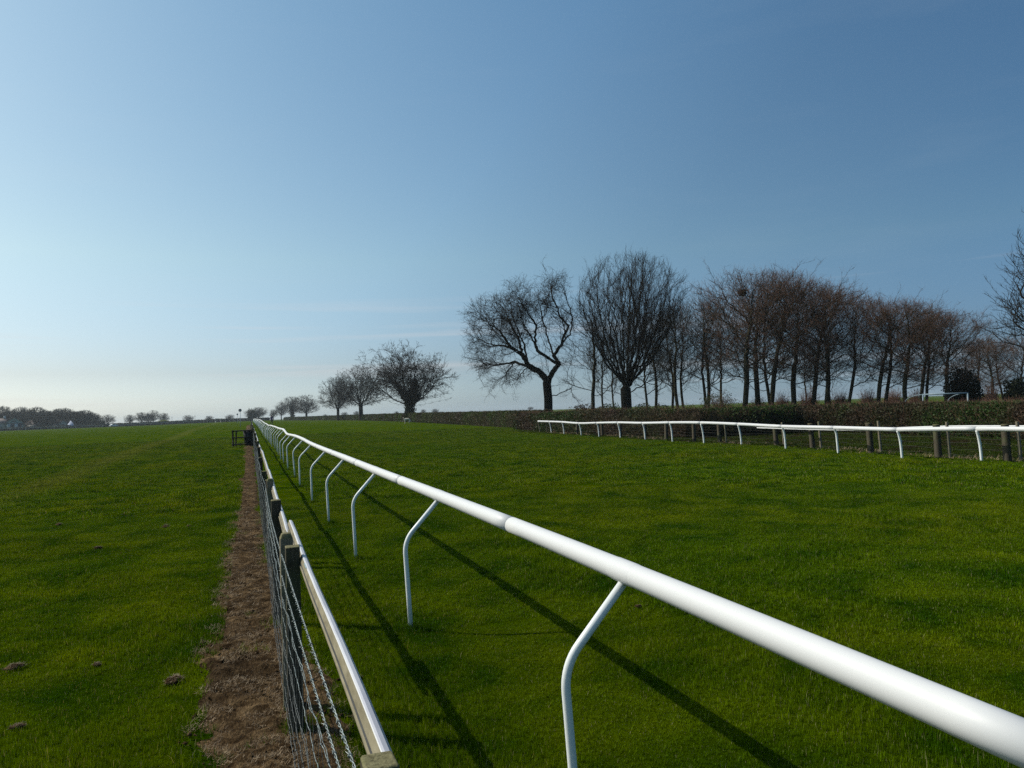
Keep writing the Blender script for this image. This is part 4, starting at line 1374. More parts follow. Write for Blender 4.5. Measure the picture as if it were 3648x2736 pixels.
# the large tree of many upright stems
f, q, el = px_tree(2232, 65)
def Z(x, y, d=0): return q(2000 + x / 2.37, 860 + y / 2.37, d)
hints = [(None, [q(2232, 1535), Z(550, 1400), Z(545, 1290), Z(540, 1210)])]
stems = [(170, 260, -1), (250, 170, 1.5), (330, 110, -2), (400, 80, 2.5), (470, 60, 0), (550, 55, -3), (620, 60, 3), (700, 75, -1), (780, 110, 2), (860, 170, -2.5), (930, 240, 1), (1010, 330, 0), (1080, 400, -1.5), (240, 330, 3), (520, 250, 4), (800, 330, 4), (620, 300, -4)]
for (x, y, d) in stems:
    y += 34
    x0 = 540 + (x - 600) * .08
    hints.append((0, [Z(545 if x < 560 else 560, 1230, 0), Z(x0 + (x - 570) * .36, 1010, d * .4), Z(x0 + (x - 570) * .64, 760, d * .75), Z(x0 + (x - 570) * .86, 500, d * .95), Z(x, y, d)]))
hints.append((0, [Z(545, 1300), Z(440, 1270, -.5), Z(330, 1240, -1), Z(250, 1200, -1)]))
hints.append((0, [Z(545, 1290), Z(640, 1240, .5), Z(760, 1170, 1), Z(860, 1110, 1)]))
ells = [el(2240, 1062, 186, 164, 1.2), el(2250, 975, 150, 72, .8), el(2405, 1030, 62, 70, .6), el(2370, 1120, 80, 120, .9), el(2120, 1130, 70, 130, .9), el(2240, 1240, 150, 80, .6), el(2150, 1380, 70, 40, .5), el(2340, 1330, 80, 40, .5)]
T = branch_tree(hints, ells, 21, step=.38, p1=.6, p2=.52, p3=.3, ang=24, trop=.03, wander=.085, L1=15, L2=9, L3=5, trunk_r=.46, tip=.0065, rag=.85)
ms = tree_meshes(*T, 22, twig_n=1, twig_len=.6, twig_r=.0066, up=.4, sub=3)
place_tree('broad_tree', 'largest bare tree, dozens of upright stems fanning from one short trunk', 'tree', f.loc, -f.b, ms)

# shared shapes for the belt of trees on the right
def lean_tree(seed, lean, h, spread, fork, natt=0, red=True, tr=.185, low=True):
    rng = np.random.default_rng(seed)
    def stem(z):
        t = z / h
        return np.array([lean * (1.25 * t - .35 * t * t) + .12 * math.sin(z * .9 + seed), .12 * math.cos(z * .8 + seed), z])
    hints = [(None, [stem(z) if z > 0 else (0, 0, z) for z in [-.4, fork * .33, fork * .66, fork]])]
    hints.append((0, [stem(z) for z in np.linspace(fork, h * .86, 5)]))
    zs = np.arange(fork * .62, h * .84, .40 if low else .55)
    for k, z in enumerate(zs):
        a = k * 2.4 + rng.uniform(-.4, .4)
        t = (z - zs[0]) / (zs[-1] - zs[0])
        L = spread * (.62 + .75 * t * (1.25 - t)) * rng.uniform(.75, 1.1) * (1.0 if t < .75 else 1 - (t - .75) * 1.6)
        rise = (.45 + 1.1 * t) * rng.uniform(.75, 1.25)
        p0 = stem(z); e = p0 + np.array([math.cos(a) * L, math.sin(a) * L, L * rise])
        if e[2] > h * .97: e = p0 + (e - p0) * (h * .97 - p0[2]) / (e[2] - p0[2])
        m1 = p0 + (e - p0) * .5 + np.array([math.cos(a), math.sin(a), -.7]) * L * .07
        hints.append((0, [p0, m1, e]))
    tp = stem(h * .62)
    ells = [(tp[0], 0, h * .69, spread, spread, h * .295, 1.0), (stem(h * .42)[0], 0, h * .44, spread * .92, spread * .92, h * .17, .8)]
    T = branch_tree(hints, ells, seed, step=.34, p1=.60, p2=.47, p3=.28, ang=34, trop=.022, wander=.10, L1=11, L2=8, L3=5, trunk_r=tr, tip=.006, rag=.6)
    return tree_meshes(*T, seed + 1, twig_n=1, twig_len=.58, twig_r=.0062, up=.35, sub=2, twig='twig_red' if red else 'twig', bark='bark_green')
LT = [lean_tree(31, 1.3, 12.4, 5.0, 5.0), lean_tree(32, 2.3, 12.0, 5.0, 5.2), lean_tree(33, 1.0, 11.4, 4.3, 4.4), lean_tree(35, 1.4, 11.6, 3.9, 5.0, tr=.15)]
ST = [lean_tree(41, .2, 11.0, 3.0, 4.0, 0, False, .13, False), lean_tree(42, -.25, 9.8, 2.7, 3.2, 0, False, .11, False)]
def crown_h(px, top, dist):
    f = Frame(px, dist); return f, f.lz(top, px)
belt = [  # base column, top row, distance, shape, natural height, turn, label
    (2639, 950, 62, 0, 12.9, 0, 'leaning bare tree with a dark crow nest high in its crown'),
    (2727, 955, 63, 1, 12.5, 0, 'bare tree leaning hard right, its trunk splitting low into a V'),
    (2818, 985, 64, 2, 11.9, .3, 'bare tree leaning right just beyond the V-shaped leaning one'),
    (2944, 1000, 63, 0, 12.9, 2.6, 'upright bare tree in the middle of the right-hand belt'),
    (3020, 1030, 64, 3, 12.1, .4, 'slim pair-stemmed bare tree right of the belt middle'),
    (3107, 1052, 63, 1, 12.5, -.3, 'bare tree with a rust-tinged crown above the green stretch of hedge'),
    (3150, 1060, 66, 3, 12.1, 1.2, 'thin bare tree just right of the rust-tinged crown'),
    (3215, 1062, 62, 2, 11.9, -.2, 'stout leaning bare tree left of the small goal'),
    (3299, 1105, 66, 3, 12.1, 2.2, 'bare tree directly behind the left post of the small goal'),
    (3356, 1100, 63, 0, 12.9, .5, 'bare tree arching right over the dark evergreen bush'),
    (2690, 985, 72, 2, 11.9, 2.0, 'bare tree standing behind the gap between the nest tree and the V tree'),
    (2880, 1010, 73, 1, 12.5, 1.1, 'back-row bare tree seen between the third leaning tree and the upright one'),
    (3262, 1090, 73, 1, 12.5, .7, 'back-row bare tree filling the gap above the left half of the goal'),
]
GB = 'bare trees of the right-hand belt'
for px, top, D, k, nh, turn, lb in belt:
    f, h = crown_h(px, top, D)
    s = h / SIZE[LT[k][0].name][0]
    place_tree('bare_tree', lb, 'tree', f.loc, -f.b + turn * .5, LT[k], GB, (s * random.uniform(1.0, 1.2), s * 1.1, s))
# second stem of the V tree and of the slim pair
for px, top, D, k, nh, turn, lb in [(2738, 1010, 64.5, 4, 11.2, 2.9, 'left-hand slimmer stem rising beside the hard-leaning tree'), (2956, 1060, 66, 4, 11.2, 1.0, 'slim stem crossing behind the middle tree of the belt')]:
    f, h = crown_h(px, top, D); s = h / SIZE[ST[k - 4][0].name][0]
    place_tree('bare_tree', lb, 'tree', f.loc, -f.b + turn, ST[k - 4], GB, (s, s, s))
slim = [(2116, 1045, 69, 0, 11.2, 0, 'slim twin-topped bare tree between the twisted oak and the largest tree', 1.25),
        (2150, 1120, 76, 1, 10, 1, 'thin bare tree close behind the left edge of the largest tree', .8),
        (2185, 1150, 80, 1, 10, 2, 'very thin bare tree seen through the stems left of the largest trunk', .8),
        (2300, 1120, 78, 1, 10, 3, 'thin bare tree just right of the largest trunk', 1.0),
        (2337, 1090, 74, 0, 11.2, 4, 'straight slim bare tree second right of the largest trunk', 1.1),
        (2398, 1075, 76, 1, 10, 5, 'left stem of the close trio of slim bare trees', 1.0),
        (2412, 1035, 72, 0, 11.2, .8, 'leaning middle stem of the close trio of slim bare trees', 1.1),
        (2432, 1080, 75, 1, 10, 1.7, 'right stem of the close trio of slim bare trees', 1.0),
        (2508, 1040, 75, 1, 10, 2.7, 'left of two slim bare trees rising from the green scrub', 1.0),
        (2524, 1035, 72, 0, 11.2, 3.9, 'right of two slim bare trees rising from the green scrub', 1.15),
        (2575, 1090, 80, 1, 10, .4, 'faint slim bare tree just left of the nest tree', 1.0),
        (2870, 1180, 82, 1, 10, 3.0, 'small slim bare tree in the gap right of the leaning trees', .9),
        (2905, 1200, 84, 0, 11.2, 5.0, 'smallest slim bare tree in the gap left of the belt middle', .8)]
GS = 'slim bare trees behind the main belt'
for px, top, D, k, nh, turn, lb, fat in slim:
    f, h = crown_h(px, top, D); s = h / SIZE[ST[k][0].name][0]
    place_tree('slim_tree', lb, 'tree', f.loc, turn, ST[k], GS, (s * fat, s * fat, s))
far_r = [(3482, 1200, 84, 2, 11.9, 0, 'low brown-crowned tree right of the evergreen bush'), (3540, 1185, 82, 0, 12.9, 1, 'low brown-crowned tree beneath the overhanging branches'),
         (3575, 1200, 86, 3, 12.1, 3, 'low brown-crowned tree near the right edge of the frame'), (3625, 1190, 84, 1, 12.5, 0, 'low brown-crowned tree cut by the right edge of the frame')]
for px, top, D, k, nh, turn, lb in far_r:
    f, h = crown_h(px, top, D); s = h / SIZE[LT[k][0].name][0]
    place_tree('bare_tree', lb, 'tree', f.loc, turn, LT[k], 'low brown trees at the far right', (s * 1.1, s * 1.1, s))
# crow nest: its own thing, lodged in a crown
f = Frame(2639, 62); nx, nz = f.p(2649, 1042)
rng = np.random.default_rng(77)
n = 420; u = unit(rng.normal(0, 1, (n, 3))) * np.array([.30, .30, .22]); dd = unit(np.cross(u, rng.normal(0, 1, (n, 3)))) * .28
V, Q = frusta(u - dd * .5, u + dd * .5, .012, .012, 3)
g = Geo(); g.add(V, Q)
rv = Matrix.Rotation(-f.b, 3, 'Z') @ Vector((nx, 0, 0))
thing('crow_nest', 'dark round twig nest high in the left crown of the belt', 'nest', (f.x + rv.x, f.y + rv.y, f.z + nz), 0, None, g.mesh('crow_nest', [M['twig']]))

# near tree whose branches reach in from beyond the right edge
f, q, el = px_tree(3880, 38)
hints = [(None, [(0, 0, -.3), (0, 0, 2.2), (-.1, 0, 4.0)])]
for (x, y, d) in [(3540, 1190, 0), (3560, 1100, .5), (3530, 1010, -.5), (3570, 930, .4), (3640, 880, -.6), (3720, 800, .5), (3820, 760, 1.0), (3900, 740, -1.5), (4000, 800, 0), (4100, 900, 1), (4150, 1050, -1)]:
    e = q(x, y, d); m1 = (e[0] * .3, d * .4, 3.4 + (e[2] - 3.4) * .22 - .2); m2 = (e[0] * .68, d * .8, 3.4 + (e[2] - 3.4) * .62 - .35)
    hints.append((0, [(-.1, 0, 3.6), m1, m2, e]))
ells = [el(3640, 1040, 95, 180, 1.2, 1.5), el(3850, 1000, 260, 230, .6), el(3570, 1150, 60, 60, .8, 1)]
T = branch_tree(hints, ells, 51, step=.26, p1=.7, p2=.5, p3=.3, ang=36, trop=.03, wander=.12, L1=12, L2=7, L3=4, trunk_r=.26, tip=.007, rag=.5)
ms = tree_meshes(*T, 52, twig_n=1, twig_len=.34, twig_r=.006, up=.5, sub=2)
place_tree('budding_tree', 'budding tree reaching in over the hedge from the right edge of the frame', 'tree', f.loc, -f.b, ms)

# field oaks along the far hedge
def spread_tree(seed, h, w, fork, natt, tr=.45, step=.42, tw=.010, low=.27, twn=2):
    rng = np.random.default_rng(seed)
    hints = [(None, [(0, 0, -.4), (.05, 0, fork * .5), (0, 0, fork)])]
    for k in range(13):
        a = k * 2 * np.pi * .382 + rng.uniform(-.25, .25); el_ = .12 + 1.15 * k / 12
        L = w * (.78 - .2 * k / 12)
        e = (math.cos(a) * math.cos(el_) * L, math.sin(a) * math.cos(el_) * L, fork + math.sin(el_) * (h - fork) * .62 + .3)
        m1 = (e[0] * .5, e[1] * .5, fork + (e[2] - fork) * .38)
        hints.append((0, [(0, 0, fork), m1, e]))
    zc = low * h + (h - low * h) * .5
    ells = [(0, 0, zc + .1 * h, w, w, h - zc - .1 * h, 1.0), (0, 0, low * h + .22 * h, w * .97, w * .97, .25 * h, .9)]
    T = branch_tree(hints, ells, seed, step=step, p1=.8, p2=.62, p3=.36, ang=40, trop=.006, wander=.13, L1=12, L2=8, L3=5, trunk_r=tr, tip=.008, rag=.9)
    return tree_meshes(*T, seed + 1, twig_n=twn, twig_len=.65, twig_r=tw, up=.05, droop=.05, sub=2)
SP = [spread_tree(61, 14.0, 7.6, 2.6, 0, step=.42, twn=1, tw=.022), spread_tree(62, 14.0, 6.4, 3.6, 0, tw=.021, step=.5, twn=1), spread_tree(63, 14.0, 6.8, 3.6, 0, tw=.026, step=.55, twn=1), spread_tree(64, 14.0, 6.8, 2.2, 0, tw=.036, step=.6, twn=2, low=.12)]
# big ivy-clad oak
def put_spread(px, top, dist, k, lb, wpx=None, turn=0.0, name='oak_tree', group='field oaks along the far hedge'):
    f = Frame(px, dist); h = f.lz(top, px); s = h / SIZE[SP[k][0].name][0]
    sw = s
    if wpx: sw = (wpx * .5 * dist * f.c * f.c / LENS_PX) / SIZE[SP[k][0].name][1]
    t = place_tree(name, lb, 'tree', f.loc, turn, SP[k], group, (sw, sw, s))
    return f, t, h, sw, s
f, t, h, sw, s = put_spread(1460, 1224, 140, 0, 'widest field oak, its trunk and forks swathed in dark ivy', 300, .3)
iv = [ivy_mesh('ivy', [(0, 0, 0), (0, 0, 2.6), (.2, 0, 4.5)], [1.35, 1.0, 1.2], 5200, .26, 1), ivy_mesh('ivy', [(.2, 0, 4.0), (.9, 0, 5.8), (1.2, 0, 7.6)], [1.2, .95, .55], 2800, .26, 2),
      ivy_mesh('ivy', [(-.2, 0, 4.0), (-1.3, .2, 5.2), (-1.9, .2, 6.6)], [1.0, .6, .45], 1500, .26, 3), ivy_mesh('ivy', [(0, 0, 4.0), (.1, 0, 5.6)], [1.4, .9], 1500, .26, 4),
      ivy_mesh('ivy', [(1.2, 0, .3), (2.3, 0, .9)], [.9, .6], 900, .24, 5), ivy_mesh('ivy', [(.8, 0, 4.2), (2.0, 0, 5.0)], [.7, .4], 700, .24, 6)]
t.rotation_euler = (0, 0, -f.b)
for me in iv:
    o = new_obj('ivy', me, t, kind='stuff'); o.scale = (1 / sw, 1 / sw, 1 / s)
f2, t2, *_ = put_spread(1286, 1300, 215, 1, 'second field oak, left of and overlapping the ivy-clad one', 185, 1.2)
put_spread(1205, 1343, 254, 2, 'third field oak from the right, with a slim clear trunk', 128, 2.2)
f5, t5, h5, sw5, s5 = put_spread(1092, 1406, 385, 1, 'round-crowned oak in the distance, just left of the gap before the third', 92, 3.3)
f6, t6, h6, sw6, s6 = put_spread(1041, 1412, 405, 2, 'distant oak with a thick ivy-darkened trunk beside the round-crowned one', 72, 4.1)
o = new_obj('ivy', ivy_mesh('ivy', [(0, 0, 0), (0, 0, 4.5), (.5, 0, 7)], [1.3, 1.3, .6], 1600, .5, 9), t6, kind='stuff'); o.scale = (1 / sw6, 1 / sw6, 1 / s6)
put_spread(1002, 1432, 470, 1, 'small distant oak behind the walker in purple', 46, .5)
put_spread(974, 1458, 560, 2, 'faint low tree at the far end of the hedge line', 30, 1.5)
put_spread(922, 1450, 470, 2, 'distant oak at the end of the running rail, right half of a pair', 66, 2.5)
f9, t9, h9, sw9, s9 = put_spread(899, 1457, 455, 1, 'dark ivy-filled distant tree, left half of the pair at the end of the rail', 56, 3.5)
o = new_obj('ivy', ivy_mesh('ivy', [(0, 0, 1), (0, 0, h9 * .55)], [2.2, 3.8], 2600, .6, 10), t9, kind='stuff'); o.scale = (1 / sw9, 1 / sw9, 1 / s9)
far = [(819, 1476, 560, 34, 'sparse little tree on the skyline left of the marker posts'), (745, 1481, 560, 32, 'small dense round tree alone on the skyline'),
       (671, 1478, 560, 40, 'small wide-crowned tree alone on the skyline, leftmost of the lone ones'),
       (583, 1471, 540, 42, 'dark round tree standing above the bright gorse patch'), (546, 1461, 520, 46, 'tallest of the skyline clump left of the gorse, airy crown'),
       (505, 1468, 530, 50, 'broad tree in the middle of the skyline clump'), (528, 1472, 545, 44, 'tree half hidden between the two taller ones of the skyline clump'), (462, 1477, 540, 40, 'low bushy tree at the left end of the skyline clump'),
       (385, 1476, 520, 56, 'wide tree standing alone just right of the wood'), (352, 1478, 500, 34, 'small tree at the right-hand end of the wood')]
for i, (px, top, D, w, lb) in enumerate(far):
    put_spread(px, top, D, 1 + i % 2, lb, w, i * 1.3, 'skyline_tree', 'small trees on the left skyline')
wood = [(-30, 1450, 470, 70), (14, 1447, 500, 56), (46, 1461, 470, 70), (75, 1450, 480, 60), (104, 1460, 500, 60), (132, 1450, 480, 64), (160, 1462, 500, 60), (183, 1464, 470, 50), (207, 1457, 500, 60), (228, 1454, 480, 64), (256, 1466, 500, 56), (283, 1464, 480, 56), (303, 1461, 470, 56), (325, 1470, 480, 50), (120, 1466, 440, 60), (245, 1466, 440, 60), (30, 1466, 450, 60), (200, 1470, 440, 60), (290, 1474, 440, 50), (160, 1472, 430, 60), (70, 1472, 430, 60)]
ordn = ['first', 'second', 'third', 'fourth', 'fifth', 'sixth', 'seventh', 'eighth', 'ninth', 'tenth', 'eleventh', 'twelfth', 'thirteenth', 'fourteenth']
order = sorted(range(14), key=lambda i: wood[i][0])
for i, (px, top, D, w) in enumerate(wood):
    lb = ('%s crown from the left along the top of the wood behind the barn' % ordn[order.index(i)]) if i < 14 else 'lower bare tree %s, before the wood' % ['behind the stables between their two gables', 'behind the far end of the stables', 'behind the barn gable', 'behind the stable roof near its right gable', 'right of the small pale tent', 'behind the middle of the stable roof', 'at the right corner of the barn'][i - 14]
    put_spread(px, top, D, 3, lb, w * 1.25, i * .9, 'wood_tree', 'bare trees of the wood behind the stables' if i < 14 else 'lower trees inside the wood')

# low trees and bushes far off beyond the hedge
for i, (px, top, D, w) in enumerate([(1551, 1456, 620, 26), (1508, 1458, 660, 20), (1413, 1465, 700, 18), (1270, 1464, 640, 24), (1228, 1468, 640, 26), (1159, 1476, 660, 18), (1680, 1463, 760, 18), (1890, 1449, 900, 22)]):
    lb = ['round bush top showing above the hedge right of the ivy-clad oak', 'tiny bush top touching the foot of the ivy-clad oak', 'tiny bush top left of the ivy-clad oak', 'bush top between the second and third field oaks', 'bush top beside the third oak trunk', 'tiny bush top left of the third oak', 'tiny bush top over the hedge left of the twisted oak', 'hazy treetop on the horizon right by the twisted oak'][i]
    put_spread(px, top, D, 2, lb, w, i, 'skyline_tree', 'treetops beyond the hedge')

# ------------------------------------------------------------------ hedges
def hedge(name, label, cat, path, hgt, wid, n, leaf, mat, seed, twigs=0, kpx=None, rough=.08, group=None):
    """clipped hedge along a path: lumpy inner body, leaves and twig ends all over it"""
    rng = np.random.default_rng(seed)
    P = resample([(x, y, 0) for x, y in path], .8)[:, :2]
    k = len(P)
    t = np.gradient(P, axis=0); t = t / np.linalg.norm(t, axis=1, keepdims=True); nrm = np.stack([t[:, 1], -t[:, 0]], 1)
    hh = np.interp(np.linspace(0, 1, k), np.linspace(0, 1, len(hgt)), hgt) if hasattr(hgt, '__len__') else np.full(k, hgt)
    base = ground(P[:, 0], P[:, 1])
    o = P[0]; oz = float(base[0])
    root = thing(name, label, cat, (o[0], o[1], oz), 0, group)
    prof = np.array([(-.5, 0), (-.53, .35), (-.50, .75), (-.36, .97), (0, 1.0), (.36, .97), (.5, .75), (.53, .35), (.5, 0)])
    rings = []
    for i in range(k):
        nz = np.array([mnoise.noise(Vector((P[i][0] * .5, P[i][1] * .5, j * .9 + seed))) for j in range(len(prof))])
        s = 1 + nz * .22 - .10
        X = P[i][0] - o[0] + nrm[i][0] * prof[:, 0] * wid * s; Y = P[i][1] - o[1] + nrm[i][1] * prof[:, 0] * wid * s
        Zz = base[i] - oz - .05 + prof[:, 1] * hh[i] * (1 + nz * .05) * .96
        rings.append(np.stack([X, Y, Zz], 1))
    V = np.concatenate(rings); m_ = len(prof)
    Q = [(i*m_+j, (i+1)*m_+j, (i+1)*m_+j+1, i*m_+j+1) for i in range(k-1) for j in range(m_-1)]
    T = [(0, j+1, j) for j in range(1, m_-1)] + [((k-1)*m_, (k-1)*m_+j, (k-1)*m_+j+1) for j in range(1, m_-1)]
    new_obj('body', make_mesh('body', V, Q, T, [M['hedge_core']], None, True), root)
    # leaves: density follows how large the hedge shows, so near stretches get more and smaller ones
    dist = np.hypot(P[:, 0], P[:, 1])
    wgt = 1.0 / dist; cdf = np.cumsum(wgt); cdf /= cdf[-1]
    u = np.interp(rng.uniform(0, 1, n), cdf, np.arange(k))
    i0 = np.clip(u.astype(int), 0, k - 2); fr = u - i0
    C = P[i0] * (1 - fr)[:, None] + P[i0 + 1] * fr[:, None]
    pj = rng.uniform(0, m_ - 1.001, n); j0 = pj.astype(int); jf = pj - j0
    pp = prof[j0] * (1 - jf)[:, None] + prof[j0 + 1] * jf[:, None]
    off = 1 + rng.normal(0, rough, n)
    hC = hh[i0]
    X = C[:, 0] - o[0] + nrm[i0, 0] * pp[:, 0] * wid * off; Y = C[:, 1] - o[1] + nrm[i0, 1] * pp[:, 0] * wid * off
    Zz = ground(C[:, 0], C[:, 1]) - oz + pp[:, 1] * hC * (1 + rng.normal(0, .025, n)) + .01
    sz = leaf * np.hypot(C[:, 0], C[:, 1]) / dist.min()
    me = leaf_tris('leaves', np.stack([X, Y, Zz], 1), sz, rng, mat)
    new_obj('leaves', me, root, kind='stuff')
    if twigs:
        s = rng.integers(0, n, twigs)
        S = np.stack([X, Y, Zz], 1)[s]
        S[:, 2] -= .05
        d = unit(rng.normal(0, .5, (twigs, 3)) + np.array([0, 0, 1.0])) * rng.uniform(.12, .38, (twigs, 1))
        V, T = cones(S, S + d, .0025 * sz[s] / .05 + .002, 3)
        new_obj('twigs', make_mesh('twigs', V, None, T, [M['twig_red']]), root, kind='stuff')
    return root
lp = [(22.6, 55.5), (22.6, 58), (23.5, 68), (24.8, 84), (26.6, 118), (29.2, 160), (30.5, 205), (30, 260), (27, 330), (18, 420)]
hedge('clipped_hedge', 'long clipped hedge running from the twisted oak back to the horizon', 'hedge', lp, [1.52, 1.5, 1.55, 1.58, 1.6, 1.6, 1.6, 1.5], 1.3, 70000, .075, 'hedge_leaf', 71, 9000)
rp = [(25.0, 15.5), (26.9, 19.6), (28.2, 25.0), (28.6, 29.0), (28.8, 32.5), (28.2, 37.0), (28.0, 41.0)]
hedge('thick_hedge', 'thick rounded hedge below the goal on the right, patched green and brown', 'hedge', rp, [1.36, 1.34, 1.36, 1.38, 1.28, 1.22, 1.12], 1.7, 90000, .05, 'hedge_leaf_dark', 72, 9000)
sp_ = [(21.2, 56.5), (20.6, 50), (20.4, 42), (20.5, 36), (21.3, 32.2), (23.8, 31.2), (27.2, 32.2)]
hedge('rough_hedge', 'low dark unclipped hedge under the bare trees behind the white rail', 'hedge', sp_, [1.35, 1.3, 1.35, 1.4, 1.4, 1.4, 1.4], 1.5, 52000, .06, 'hedge_leaf_dark', 73, 7000, rough=.2)

# bushes and scrub
def bush(name, label, px, dist, wpx, top, mat, n, leaf, seed, group=None, depth=None, base_z=-.1, core=.55, twiggy=0, cat='bush'):
    rng = np.random.default_rng(seed)
    f = Frame(px, dist)
    h = f.lz(top, px); rx = wpx * .5 * dist * f.c * f.c / LENS_PX; ry = depth or rx
    t = thing(name, label, cat, f.loc, -f.b, group)
    u = unit(rng.normal(0, 1, (n, 3))); rad = rng.uniform(0, 1, n) ** .4
    lump = 1 + .22 * np.sin(u[:, 0] * 5 + seed) * np.sin(u[:, 2] * 6 + u[:, 1] * 4)
    C = u * (rad * lump)[:, None] * np.array([rx, ry, h * .55]) + np.array([0, 0, h * .45])
    C = C[C[:, 2] > base_z]
    new_obj('leaves', leaf_tris('leaves', C, leaf, rng, mat), t, kind='stuff')
    m_ = max(8, int(rx * 8)) + twiggy
    S = np.stack([rng.uniform(-.3, .3, m_) * rx, rng.uniform(-.3, .3, m_) * ry, np.full(m_, -.1)], 1)
    E_ = unit(rng.normal(0, 1, (m_, 3)) * [1, 1, .5] + [0, 0, 1.0]) * np.array([rx, ry, h * .95]) * rng.uniform(.6, 1.08, (m_, 1)); E_[:, 2] = np.abs(E_[:, 2])
    mid = (S + E_) / 2 + rng.normal(0, .06, (m_, 3)) * rx
    g = Geo(); V, Q = frusta(S, mid, .03, .018, 4); g.add(V, Q); V, T = cones(mid, E_, .018, 4); g.add(V, None, T)
    if twiggy:
        for r_ in range(5):
            q = mid + (E_ - mid) * rng.uniform(0, 1, (m_, 1))
            V, T = cones(q, q + rng.normal(0, .25, (m_, 3)) * rx + [0, 0, .1 * h], .008, 3); g.add(V, None, T)
    new_obj('stems', g.mesh('stems', [M['twig_red' if twiggy else 'bark']]), t)
    return t
bush('evergreen_bush', 'large near-black evergreen bush behind the right end of the goal', 3432, 66, 140, 1310, 'evergreen', 9000, .12, 1)
bush('evergreen_bush', 'dark evergreen bush against the right edge of the frame', 3625, 62, 110, 1345, 'evergreen', 6000, .12, 2)
bush('thorn_bush', 'budding green thorn bush at the foot of the nest tree', 2560, 56, 150, 1395, 'scrub_leaf', 5200, .06, 3, twiggy=120)
bush('thorn_bush', 'low green scrub left of the budding thorn bush', 2440, 58, 150, 1440, 'scrub_leaf', 3600, .06, 4, twiggy=60)
for i, (px, top, w, lb) in enumerate([(2700, 1408, 110, 'pinkish bare scrub between the nest tree and the V tree'), (2790, 1385, 90, 'grey twiggy scrub under the hard-leaning tree'), (2880, 1375, 110, 'tall grey scrub in the open gap of the belt'), (2990, 1380, 110, 'twiggy scrub behind the middle of the belt'), (3090, 1370, 90, 'twiggy scrub below the rust-tinged crown'), (3180, 1365, 110, 'twiggy scrub left of the stout leaning tree'), (3260, 1378, 80, 'small twiggy scrub at the left end of the goal'), (3530, 1350, 100, 'brown twiggy scrub right of the evergreen bush')]):
    bush('bare_scrub', lb, px, 74 + i % 3 * 3, w, top, 'scrub_leaf', 260, .06, 20 + i, 'bare scrub between the belt trees', twiggy=260)
for i, (px, top, w, lb) in enumerate([(2075, 1440, 110, 'dark bramble mound right of the twisted oak'), (2170, 1436, 120, 'dark bramble mound below the largest tree, left of its trunk'), (2290, 1438, 120, 'dark bramble mound right of the largest trunk'), (2360, 1440, 110, 'dark bramble mound left of the slim trio')]):
    bush('bramble', lb, px, 60, w, top, 'hedge_leaf_dark', 4200, .08, 40 + i, 'bramble mounds under the trees', twiggy=40)
bush('gorse_bush', 'bright yellow-green bush on the skyline under the dark round tree', 580, 500, 46, 1496, 'gorse', 900, .5, 61)
# low dark growth under the far-left wood: one mass nobody could count
for i, (px, w, top, D) in enumerate([(60, 190, 1478, 455), (200, 190, 1480, 455), (300, 120, 1486, 455)]):
    rng = np.random.default_rng(80 + i); f = Frame(px, D)
    n = 5200; rx = w * .5 * D * f.c * f.c / LENS_PX * 1.2; h = f.lz(top, px)
    C = np.stack([rng.uniform(-rx, rx, n), rng.uniform(-5, 5, n), rng.uniform(0, 1, n) ** .8 * h], 1)
    C[:, 2] *= .8 + .25 * np.sin(C[:, 0] * .35 + i)
    o = new_obj('undergrowth', leaf_tris('undergrowth', C, .8, rng, 'evergreen'), None, f.loc, -f.b, kind='stuff')

# ------------------------------------------------------------------ farm buildings on the left skyline
M['barn_wall'] = simple('pale_green_cladding', (0.24, 0.30, 0.27), (0.32, 0.38, 0.34), 1.0)
M['barn_dark'] = simple('dark_opening', (0.02, 0.02, 0.022), (0.035, 0.035, 0.04), 1.0)
M['roof_brown'] = simple('brown_roof', (0.13, 0.10, 0.09), (0.18, 0.14, 0.125), 1.5)
M['cream_wall'] = simple('cream_render', (0.62, 0.60, 0.52), (0.72, 0.70, 0.62), 1.0)
M['pale_wall'] = simple('pale_wall', (0.34, 0.38, 0.36), (0.44, 0.47, 0.44), 1.0)
M['glass'] = simple('dark_glass', (0.03, 0.04, 0.05), (0.05, 0.06, 0.07), 2.0, 0.15, 0.5, 0)

